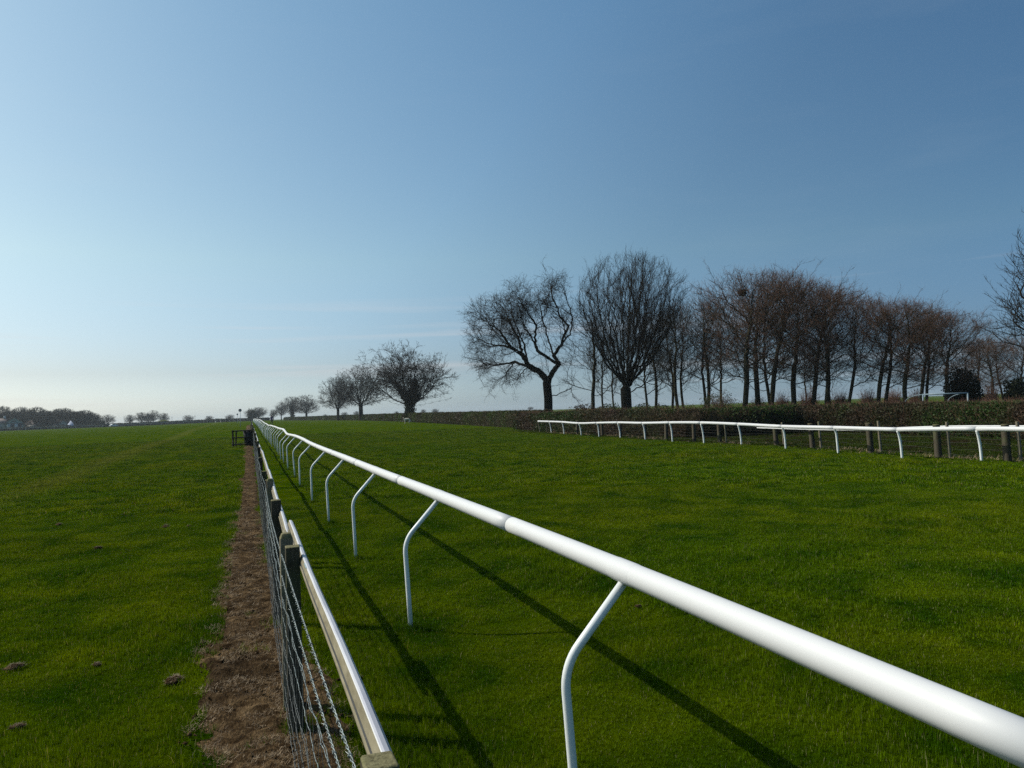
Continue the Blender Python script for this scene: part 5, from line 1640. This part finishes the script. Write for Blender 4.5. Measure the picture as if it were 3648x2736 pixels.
def gabled(root, x0, x1, y0, y1, eave, ridge, along='y', wall='pale_wall', roof='roof_brown', over=.4):
    """walls and a pitched roof; the ridge runs along the named axis"""
    g = Geo()
    if along == 'y':
        xm = (x0 + x1) / 2
        P = [(x0, 0), (x1, 0), (x1, eave), (xm, ridge), (x0, eave)]
        g.prism(P, y0, y1)
        new_obj('wall', g.mesh('wall', [M[wall]]), root)
        for sx, xe in ((-1, x0), (1, x1)):
            g = Geo(); t = .15
            a = np.array([xm, ridge]); b = np.array([xe + sx * over, eave - over * (ridge - eave) / abs(xe - xm)])
            g.prism([(a[0], a[1] + .02), (b[0], b[1] + .02), (b[0], b[1] + t), (a[0], a[1] + t + .03)], y0 - over, y1 + over)
            new_obj('roof', g.mesh('roof', [M[roof]]), root)
    else:
        g.box((x0, y0, 0), (x1, y1, eave)); ym = (y0 + y1) / 2
        g.add([(x0, y0, eave), (x0, y1, eave), (x0, ym, ridge), (x1, y0, eave), (x1, y1, eave), (x1, ym, ridge)], None, [(0, 2, 1), (3, 4, 5)])
        new_obj('wall', g.mesh('wall', [M[wall]]), root)
        for sy, ye in ((-1, y0), (1, y1)):
            yb = ye + sy * over; zb = eave - over * (ridge - eave) / abs(ye - ym)
            g = Geo(); g.add([(x0 - over, ym, ridge + .03), (x1 + over, ym, ridge + .03), (x1 + over, yb, zb + .03), (x0 - over, yb, zb + .03),
                              (x0 - over, ym, ridge + .18), (x1 + over, ym, ridge + .18), (x1 + over, yb, zb + .18), (x0 - over, yb, zb + .18)],
                             [(0, 3, 2, 1), (4, 5, 6, 7), (0, 1, 5, 4), (1, 2, 6, 5), (2, 3, 7, 6), (3, 0, 4, 7)])
            new_obj('roof', g.mesh('roof', [M[roof]]), root)

def slab(name, root, lo, hi, mat, parent=None):
    g = Geo(); g.box(lo, hi); return new_obj(name, g.mesh(name, [M[mat]]), parent or root)

f = Frame(50, 425)
barn = thing('barn', 'large barn with a pale green gable over dark doors at the far left', 'barn', f.loc, -f.b)
xl, xr = f.lx(22), f.lx(81); e_, r_ = f.lz(1504, 50), f.lz(1489, 50)
gabled(barn, xl, xr, 0, 16, e_, r_, 'y', 'barn_wall')
zd = f.lz(1507.5, 50)
slab('door_band', barn, (xl + .3, -.12, 0), (xr - .3, -.02, zd), 'barn_dark')
for k in range(4):
    w = (xr - xl - .6) / 4
    slab('door', barn, (xl + .35 + k * w, -.22, .1), (xl + .25 + (k + 1) * w, -.13, zd * .92), 'barn_dark' if k % 2 else 'pale_wall')
slab('window', barn, (-.6, -.10, zd + .5), (.5, -.03, zd + 1.2), 'glass')
slab('gutter_board', barn, (xl, -.16, zd), (xr, -.03, zd + .18), 'barn_wall')
# side wing of the barn, seen to its left, with a small chimney cowl
x2 = f.lx(-45)
gabled(barn, x2, xl - .1, 2, 12, e_ * .95, r_ * .97, 'x', 'barn_wall')
slab('chimney', barn, (f.lx(12), 6.4, r_ * .9), (f.lx(12) + 1.0, 7.4, r_ + 1.1), 'pale_wall')
g = Geo(); g.add([(xr + .1, 1, 0), (xr + 2.0, 1, 0), (xr + .1, 1, e_ * .9), (xr + .1, 14, 0), (xr + 2.0, 14, 0), (xr + .1, 14, e_ * .9)], [(0, 3, 5, 2), (1, 2, 5, 4)], [(0, 1, 2), (3, 5, 4)])
new_obj('lean_to', g.mesh('lean_to', [M['cream_wall']]), barn)

f = Frame(170, 435)
st = thing('stables', 'long low stable block with a brown roof and two pale arched gables', 'stables', f.loc, -f.b)
x0, x1 = f.lx(92), f.lx(262); ev, rd = f.lz(1512, 150), f.lz(1496, 150)
gabled(st, x0, x1, 0, 9, ev, rd, 'x', 'pale_wall')
slab('base_wall', st, (x0, -.3, 0), (f.lx(138), -.05, ev * .85), 'cream_wall')
for cx_ in (164, 225):
    xc = f.lx(cx_); hw = 1.7
    g = Geo(); g.prism([(xc - hw, 0), (xc + hw, 0), (xc + hw, ev * .9), (xc, ev + 1.5), (xc - hw, ev * .9)], -2.2, 2.0)
    po = new_obj('porch', g.mesh('porch', [M['barn_wall']]), st)
    g = Geo(); th = np.linspace(0, np.pi, 9)
    g.prism([(xc - .75, .02), (xc + .75, .02)] + [(xc + .75 * math.cos(a), ev * .62 + .75 * math.sin(a)) for a in th], -2.28, -2.21)
    new_obj('archway', g.mesh('archway', [M['barn_dark']]), po)
    for sx in (-1, 1):
        g = Geo(); g.prism([(xc, ev + 1.56), (xc + sx * (hw + .3), ev * .9 - .25), (xc + sx * (hw + .3), ev * .9 - .10), (xc, ev + 1.72)], -2.4, 2.0)
        new_obj('roof', g.mesh('roof', [M['roof_brown']]), po)
for cx_ in (100, 112, 124, 150, 182, 196, 208, 244):
    xw = f.lx(cx_); slab('window', st, (xw - .45, -.37 if cx_ < 138 else -.08, .9), (xw + .45, -.31 if cx_ < 138 else -.02, 1.7), 'glass')
for k, cx_ in enumerate((121, 136, 155, 190)):
    xw = f.lx(cx_); slab('chimney', st, (xw - .4, 4.2, rd - .3), (xw + .4, 4.9, rd + .9), 'roof_brown')

f = Frame(252, 425)
M['canvas'] = simple('white_canvas', (0.30, 0.33, 0.42), (0.38, 0.41, 0.50), 1.0)
t = thing('small_tent', 'small pale pointed tent beside the right end of the stables', 'tent', f.loc, -f.b)
g = Geo(); hz_ = f.lz(1493, 252)
V, T_ = cones([(0, 0, 1.3)], [(0, 0, hz_ * .85)], 1.7, 8); g.add(V, None, T_)
new_obj('roof', g.mesh('roof', [M['canvas']]), t)
g = Geo(); V, Q = frusta([(0, 0, 0)], [(0, 0, 1.32)], 1.5, 1.55, 8); g.add(V, Q); new_obj('wall', g.mesh('wall', [M['canvas']]), t)

# dark field hedges on the left skyline, with a white rail before them
hedge('field_hedge', 'dark field hedge along the left skyline in front of the farm', 'hedge', [(-190, 355), (-130, 385), (-90, 410), (-55, 440), (-30, 470), (-8, 500), (12, 520)], [1.3, 1.2, 1.2, 1.6, 1.7, 1.8, 1.8], 1.6, 9000, .5, 'evergreen', 91)
wr = thing('running_rail', 'far thin white rail crossing the left skyline below the farm', 'rail', (-60, 380, gz(-60, 380)))
pp = [(-175, 338), (-130, 358), (-90, 378), (-55, 396), (-25, 415), (-6, 430)]
P = resample([(a, b, 0) for a, b in pp], 2.8)
zz = ground(P[:, 0], P[:, 1]) - gz(-60, 380)
P[:, 0] += 60; P[:, 1] -= 380; P[:, 2] = zz + 1.1
for i in range(0, len(P) - 12, 12):
    g = Geo(); g.tube(P[i:i + 13], .055, 6); new_obj('rail_section', g.mesh('rail_section', [M['plastic']], True), wr)
lg = Geo(); lg.tube([(0, 0, -1.1), (0, 0, 0)], .03, 5); lgm = lg.mesh('support', [M['plastic_post']])
for q in P: new_obj('support', lgm, wr, tuple(q))

# parked car near the farm
M['car_white'] = simple('car_white_paint', (0.7, 0.7, 0.7), (0.75, 0.75, 0.75), 1.0, 0.3, 0.5, 0)
f = Frame(405, 430)
car = thing('parked_car', 'tiny white car parked on the skyline right of the wood', 'car', f.loc, -f.b + .5)
g = Geo(); g.prism([(-1.95, .35), (1.95, .35), (2.0, .75), (1.2, .92), (.7, 1.40), (-.9, 1.42), (-1.6, .98), (-1.98, .85)], -.8, .8)
o = new_obj('body', g.mesh('body', [M['car_white']]), car); bevel(o, .06, 2)
for sy in (-1, 1):
    g = Geo(); g.prism([(-1.25, .95), (.95, .95), (.6, 1.33), (-.8, 1.34)], sy * .81 - .008, sy * .81 + .008); new_obj('window', g.mesh('window', [M['glass']]), car)
    for sx in (-1.25, 1.25):
        g = Geo(); g.tube([(sx, sy * .68, .32), (sx, sy * .84, .32)], .32, 14); w_ = new_obj('wheel', g.mesh('wheel', [M['barn_dark']]), car)
        g = Geo(); g.tube([(sx, sy * .842, .32), (sx, sy * .85, .32)], .17, 10); new_obj('rim', g.mesh('rim', [M['pole_white']]), w_)

# white gate frame and thin masts on the skyline
f = Frame(777, 400)
t = thing('gate_frame', 'small open frame on the skyline left of the two walkers', 'gate', f.loc, -f.b)
w_ = f.lx(787)
for sx in (-1, 1): beam('post', (sx * w_, 0, 0), (sx * w_, 0, 2.0), .14, .14, M['pole_white'], t)
beam('crossbar', (-w_, 0, 1.95), (w_, 0, 1.95), .16, .14, M['pole_white'], t)
for px, top, lb in ((613, 1483, 'thin mast on the skyline right of the round dark tree'), (695, 1478, 'thin mast on the skyline right of the wide-crowned lone tree')):
    f = Frame(px, 620); g = Geo(); h = f.lz(top, px)
    g.tube([(0, 0, -.2), (0, 0, h)], .10, 6); g.tube([(-.6, 0, h * .8), (.6, 0, h * .8)], .06, 5)
    thing('mast', lb, 'mast', f.loc, -f.b, 'thin skyline masts', g.mesh('mast', [M['timber_dark']]))

# small goal beyond the thick hedge
f = Frame(3366, 58)
M['goal_white'] = simple('goal_blue_white', (0.13, 0.19, 0.22), (0.20, 0.26, 0.29), 4, 0.4)
goal = thing('goal', 'small pale blue-white goal frame showing over the thick hedge', 'goal', f.loc, -f.b)
xa, xb = f.lx(3287), f.lx(3446); ht = f.lz(1403, 3366)
def pipe(name, pts, r, root, mat='goal_white'):
    g = Geo(); g.tube(pts, r, 8); return new_obj(name, g.mesh(name, [M[mat]], True), root)
pipe('post', [(xa, 0, -.1), (xa, 0, ht)], .05, goal); pipe('post', [(xb, 0, -.1), (xb, 0, ht)], .05, goal)
pipe('crossbar', [(xa - .04, 0, ht), (xb + .04, 0, ht)], .05, goal)
for xx in (xa, xb):
    a = [(xx, 0, ht)] + [(xx - 1.15 * math.sin(t_), .9 * math.sin(t_), ht - .55 * (1 - math.cos(t_))) for t_ in np.linspace(.2, 1.5, 7)] + [(xx - 1.3, 1.1, -.1)]
    pipe('stanchion', a, .028, goal)
pipe('ground_bar', [(xa - 1.3, 1.1, .05), (xb - 1.3, 1.1, .05)], .025, goal)

# ------------------------------------------------------------------ walkers and the dog
def skin_body(name, verts, edges, radii, mats, parent, sub=2, root=0):
    me = bpy.data.meshes.new(name); me.from_pydata([Vector(v) for v in verts], edges, [])
    o = new_obj(name, me, parent)
    for mt in mats: me.materials.append(mt)
    sk = o.modifiers.new('skin', 'SKIN'); sk.use_smooth_shade = True
    for i, r_ in enumerate(radii):
        rr = r_ if hasattr(r_, '__len__') else (r_, r_)
        me.skin_vertices[0].data[i].radius = rr
        me.skin_vertices[0].data[i].use_root = (i == root)
    ss = o.modifiers.new('smooth', 'SUBSURF'); ss.levels = sub; ss.render_levels = sub
    return o

def clothes_mat(name, bands):
    mt, nt, out = nodes(name)
    sp_n = nt.nodes.new('ShaderNodeSeparateXYZ'); tc = nt.nodes.new('ShaderNodeTexCoord')
    nt.links.new(tc.outputs['Object'], sp_n.inputs[0])
    r = nt.nodes.new('ShaderNodeValToRGB'); r.color_ramp.interpolation = 'CONSTANT'
    e = r.color_ramp.elements
    while len(e) < len(bands): e.new(.5)
    for el_, (p, c) in zip(e, bands): el_.position = p / 2.0; el_.color = (*c, 1)
    mr = nrange(nt, sp_n.outputs['Z'], 0, 2.0)
    nt.links.new(mr, r.inputs['Fac'])
    principled(nt, out, r.outputs['Color'], .85, .15)
    return mt

def person(px, dist, lb, top, legs, hair, face_rot, stride=.18, height=1.74, cat='person'):
    f = Frame(px, dist)
    p = thing('person', lb, cat, f.loc, -f.b + face_rot, 'distant walkers')
    k = height / 1.74
    S = stride
    V = [(0, 0, .95), (0, 0, 1.12), (0, .01, 1.30), (0, .01, 1.43), (0, .0, 1.50), (0, -.01, 1.58), (0, -.015, 1.68),
         (.10, 0, .90), (.11, -S * .5, .50), (.11, -S + .05 * 0, .09), (.11, -S - .13, .03),
         (-.10, 0, .90), (-.11, S * .35, .50), (-.11, S, .10), (-.11, S - .13, .03),
         (.17, .01, 1.40), (.24, .06, 1.14), (.25, S * .4, .90), (.25, S * .4 - .03, .82),
         (-.17, .01, 1.40), (-.24, -.04, 1.14), (-.25, -S * .6, .92), (-.25, -S * .6 - .03, .84)]
    V = [(a * k, b * k, c * k) for a, b, c in V]
    E = [(0, 1), (1, 2), (2, 3), (3, 4), (4, 5), (5, 6), (0, 7), (7, 8), (8, 9), (9, 10), (0, 11), (11, 12), (12, 13), (13, 14), (3, 15), (15, 16), (16, 17), (17, 18), (3, 19), (19, 20), (20, 21), (21, 22)]
    Rr = [(.15, .11), (.14, .10), (.17, .11), (.15, .09), .05, (.075, .09), (.085, .10), .10, .065, .045, .04, .10, .065, .045, .04, .06, .045, .035, .04, .06, .045, .035, .04]
    skin_body('body', V, E, [tuple(np.array(q) * k) if hasattr(q, '__len__') else q * k for q in Rr], [clothes_mat('clothing', [(0, (.02, .018, .018)), (.09 * k, legs), (.93 * k, top), (1.47 * k, (.42, .26, .19))])], p)
    g = Geo(); th = np.linspace(0, 2 * np.pi, 12, endpoint=False)
    VV = [(0, .01, 1.79)]; 
    for zz_, rr_ in ((1.765, .06), (1.72, .10), (1.66, .108), (1.60, .09)):
        for a in th: VV.append((math.cos(a) * rr_ * .92, .025 + math.sin(a) * rr_, zz_))
    Tt = [(0, 1 + j, 1 + (j + 1) % 12) for j in range(12)]
    Qq = [(1 + i * 12 + j, 1 + (i + 1) * 12 + j, 1 + (i + 1) * 12 + (j + 1) % 12, 1 + i * 12 + (j + 1) % 12) for i in range(3) for j in range(12) if not (i == 2 and 6 <= j <= 11)]
    g.add(np.array(VV) * k, Qq, Tt)
    new_obj('hair', g.mesh('hair', [hair], True), p)
    return p
M['hair'] = simple('dark_hair', (.015, .01, .008), (.03, .02, .015), 30, .6)
person(968, 138, 'walker in a purple jacket and dark trousers beyond the running rail', (.07, .04, .13), (.03, .03, .04), M['hair'], .3, .16, 1.78)
person(790, 300, 'dark-clothed walker on the skyline, left of the pair', (.02, .02, .03), (.015, .015, .02), M['hair'], 2.8, .2)
person(808, 292, 'dark-clothed walker on the skyline, right of the pair', (.03, .03, .06), (.015, .015, .02), M['hair'], 3.3, .15, 1.80)
person(843, 310, 'dark-clothed walker standing below the farther marker disc', (.03, .025, .03), (.02, .02, .02), M['hair'], .1, .05, 1.6)

M['fur'] = simple('cream_fur', (.50, .44, .33), (.68, .62, .50), 14, .9, .1, .4, .01)
M['fur_brown'] = simple('brown_fur', (.12, .06, .03), (.2, .1, .05), 14, .9)
f = Frame(1450, 112)
dog = thing('dog', 'cream dog squatting with arched back on the grass before the hedge', 'dog', (f.x, f.y, f.z), -f.b + math.pi)
k = 1.12   # the dog faces left as seen: +x local is left
V = [(-.34, 0, .42), (-.22, 0, .58), (0, 0, .66), (.20, 0, .58), (.32, 0, .50), (.42, 0, .66), (.47, 0, .80), (.58, 0, .77),
     (-.36, .09, .30), (-.20, .10, .20), (-.34, .10, .10), (-.26, .10, .02),
     (-.36, -.09, .30), (-.20, -.10, .20), (-.34, -.10, .10), (-.26, -.10, .02),
     (.30, .08, .36), (.28, .08, .18), (.29, .08, .03), (.33, .08, .01),
     (.30, -.08, .36), (.29, -.08, .18), (.31, -.08, .03), (.35, -.08, .01),
     (-.44, 0, .40), (-.56, 0, .30)]
E = [(0, 1), (1, 2), (2, 3), (3, 4), (4, 5), (5, 6), (6, 7), (0, 8), (8, 9), (9, 10), (10, 11), (0, 12), (12, 13), (13, 14), (14, 15), (4, 16), (16, 17), (17, 18), (18, 19), (4, 20), (20, 21), (21, 22), (22, 23), (0, 24), (24, 25)]
Rr = [.13, .15, .16, .17, .14, .085, .09, .04, .10, .06, .035, .035, .10, .06, .035, .035, .06, .04, .032, .032, .06, .04, .032, .032, .035, .03]
skin_body('body', [tuple(np.array(v) * k) for v in V], E, [r_ * k for r_ in Rr], [M['fur']], dog, 2, 2)
for sy in (-1, 1):
    g = Geo(); g.add(np.array([(.44, sy * .07, .88), (.50, sy * .06, .86), (.47, sy * .13, .74), (.42, sy * .12, .76), (.46, sy * .10, .86)]) * k, [(0, 1, 2, 3)], [(0, 4, 1), (1, 4, 2), (2, 4, 3), (3, 4, 0)])
    new_obj('ear', g.mesh('ear', [M['fur_brown']]), dog)
g = Geo(); g.tube([(.60 * k, 0, .765 * k), (.625 * k, 0, .765 * k)], .02, 8); new_obj('nose', g.mesh('nose', [M['barn_dark']], True), dog)

# ------------------------------------------------------------------ earth and litter along the right-hand fence
rng = np.random.default_rng(31)
n = 9000
yy = rng.uniform(8, 46, n); xx = np.interp(yy, tpa[:, 1], tpa[:, 0]) + rng.normal(.1, .28, n)
cl = np.array([mnoise.noise(Vector((a * 1.2, b * .5, 4))) for a, b in zip(xx, yy)])
ok = cl > .12
xx, yy = xx[ok], yy[ok]
V, T_, tn = fibres(len(xx), lambda n_: np.stack([xx, yy, ground(xx, yy) + .01], 1), rng, (.06, .20), .006, 1.0)
new_obj('dead_grass', make_mesh('dead_grass', V, None, T_, [M['straw']], None, False, {'tone': ('FLOAT', 'POINT', tn)}), kind='stuff')

# ------------------------------------------------------------------ air
HAZE = 0.00020
g = Geo(); g.box((-2900, -58, -12), (2900, 2900, 19))
hz_m, nt, out = nodes('haze_air')
pv = nt.nodes.new('ShaderNodeVolumePrincipled')
pv.inputs['Color'].default_value = (0.82, 0.92, 0.97, 1); pv.inputs['Density'].default_value = HAZE; pv.inputs['Anisotropy'].default_value = 0.2
nt.links.new(pv.outputs['Volume'], out.inputs['Volume'])
new_obj('haze', g.mesh('haze', [hz_m]), kind='stuff')
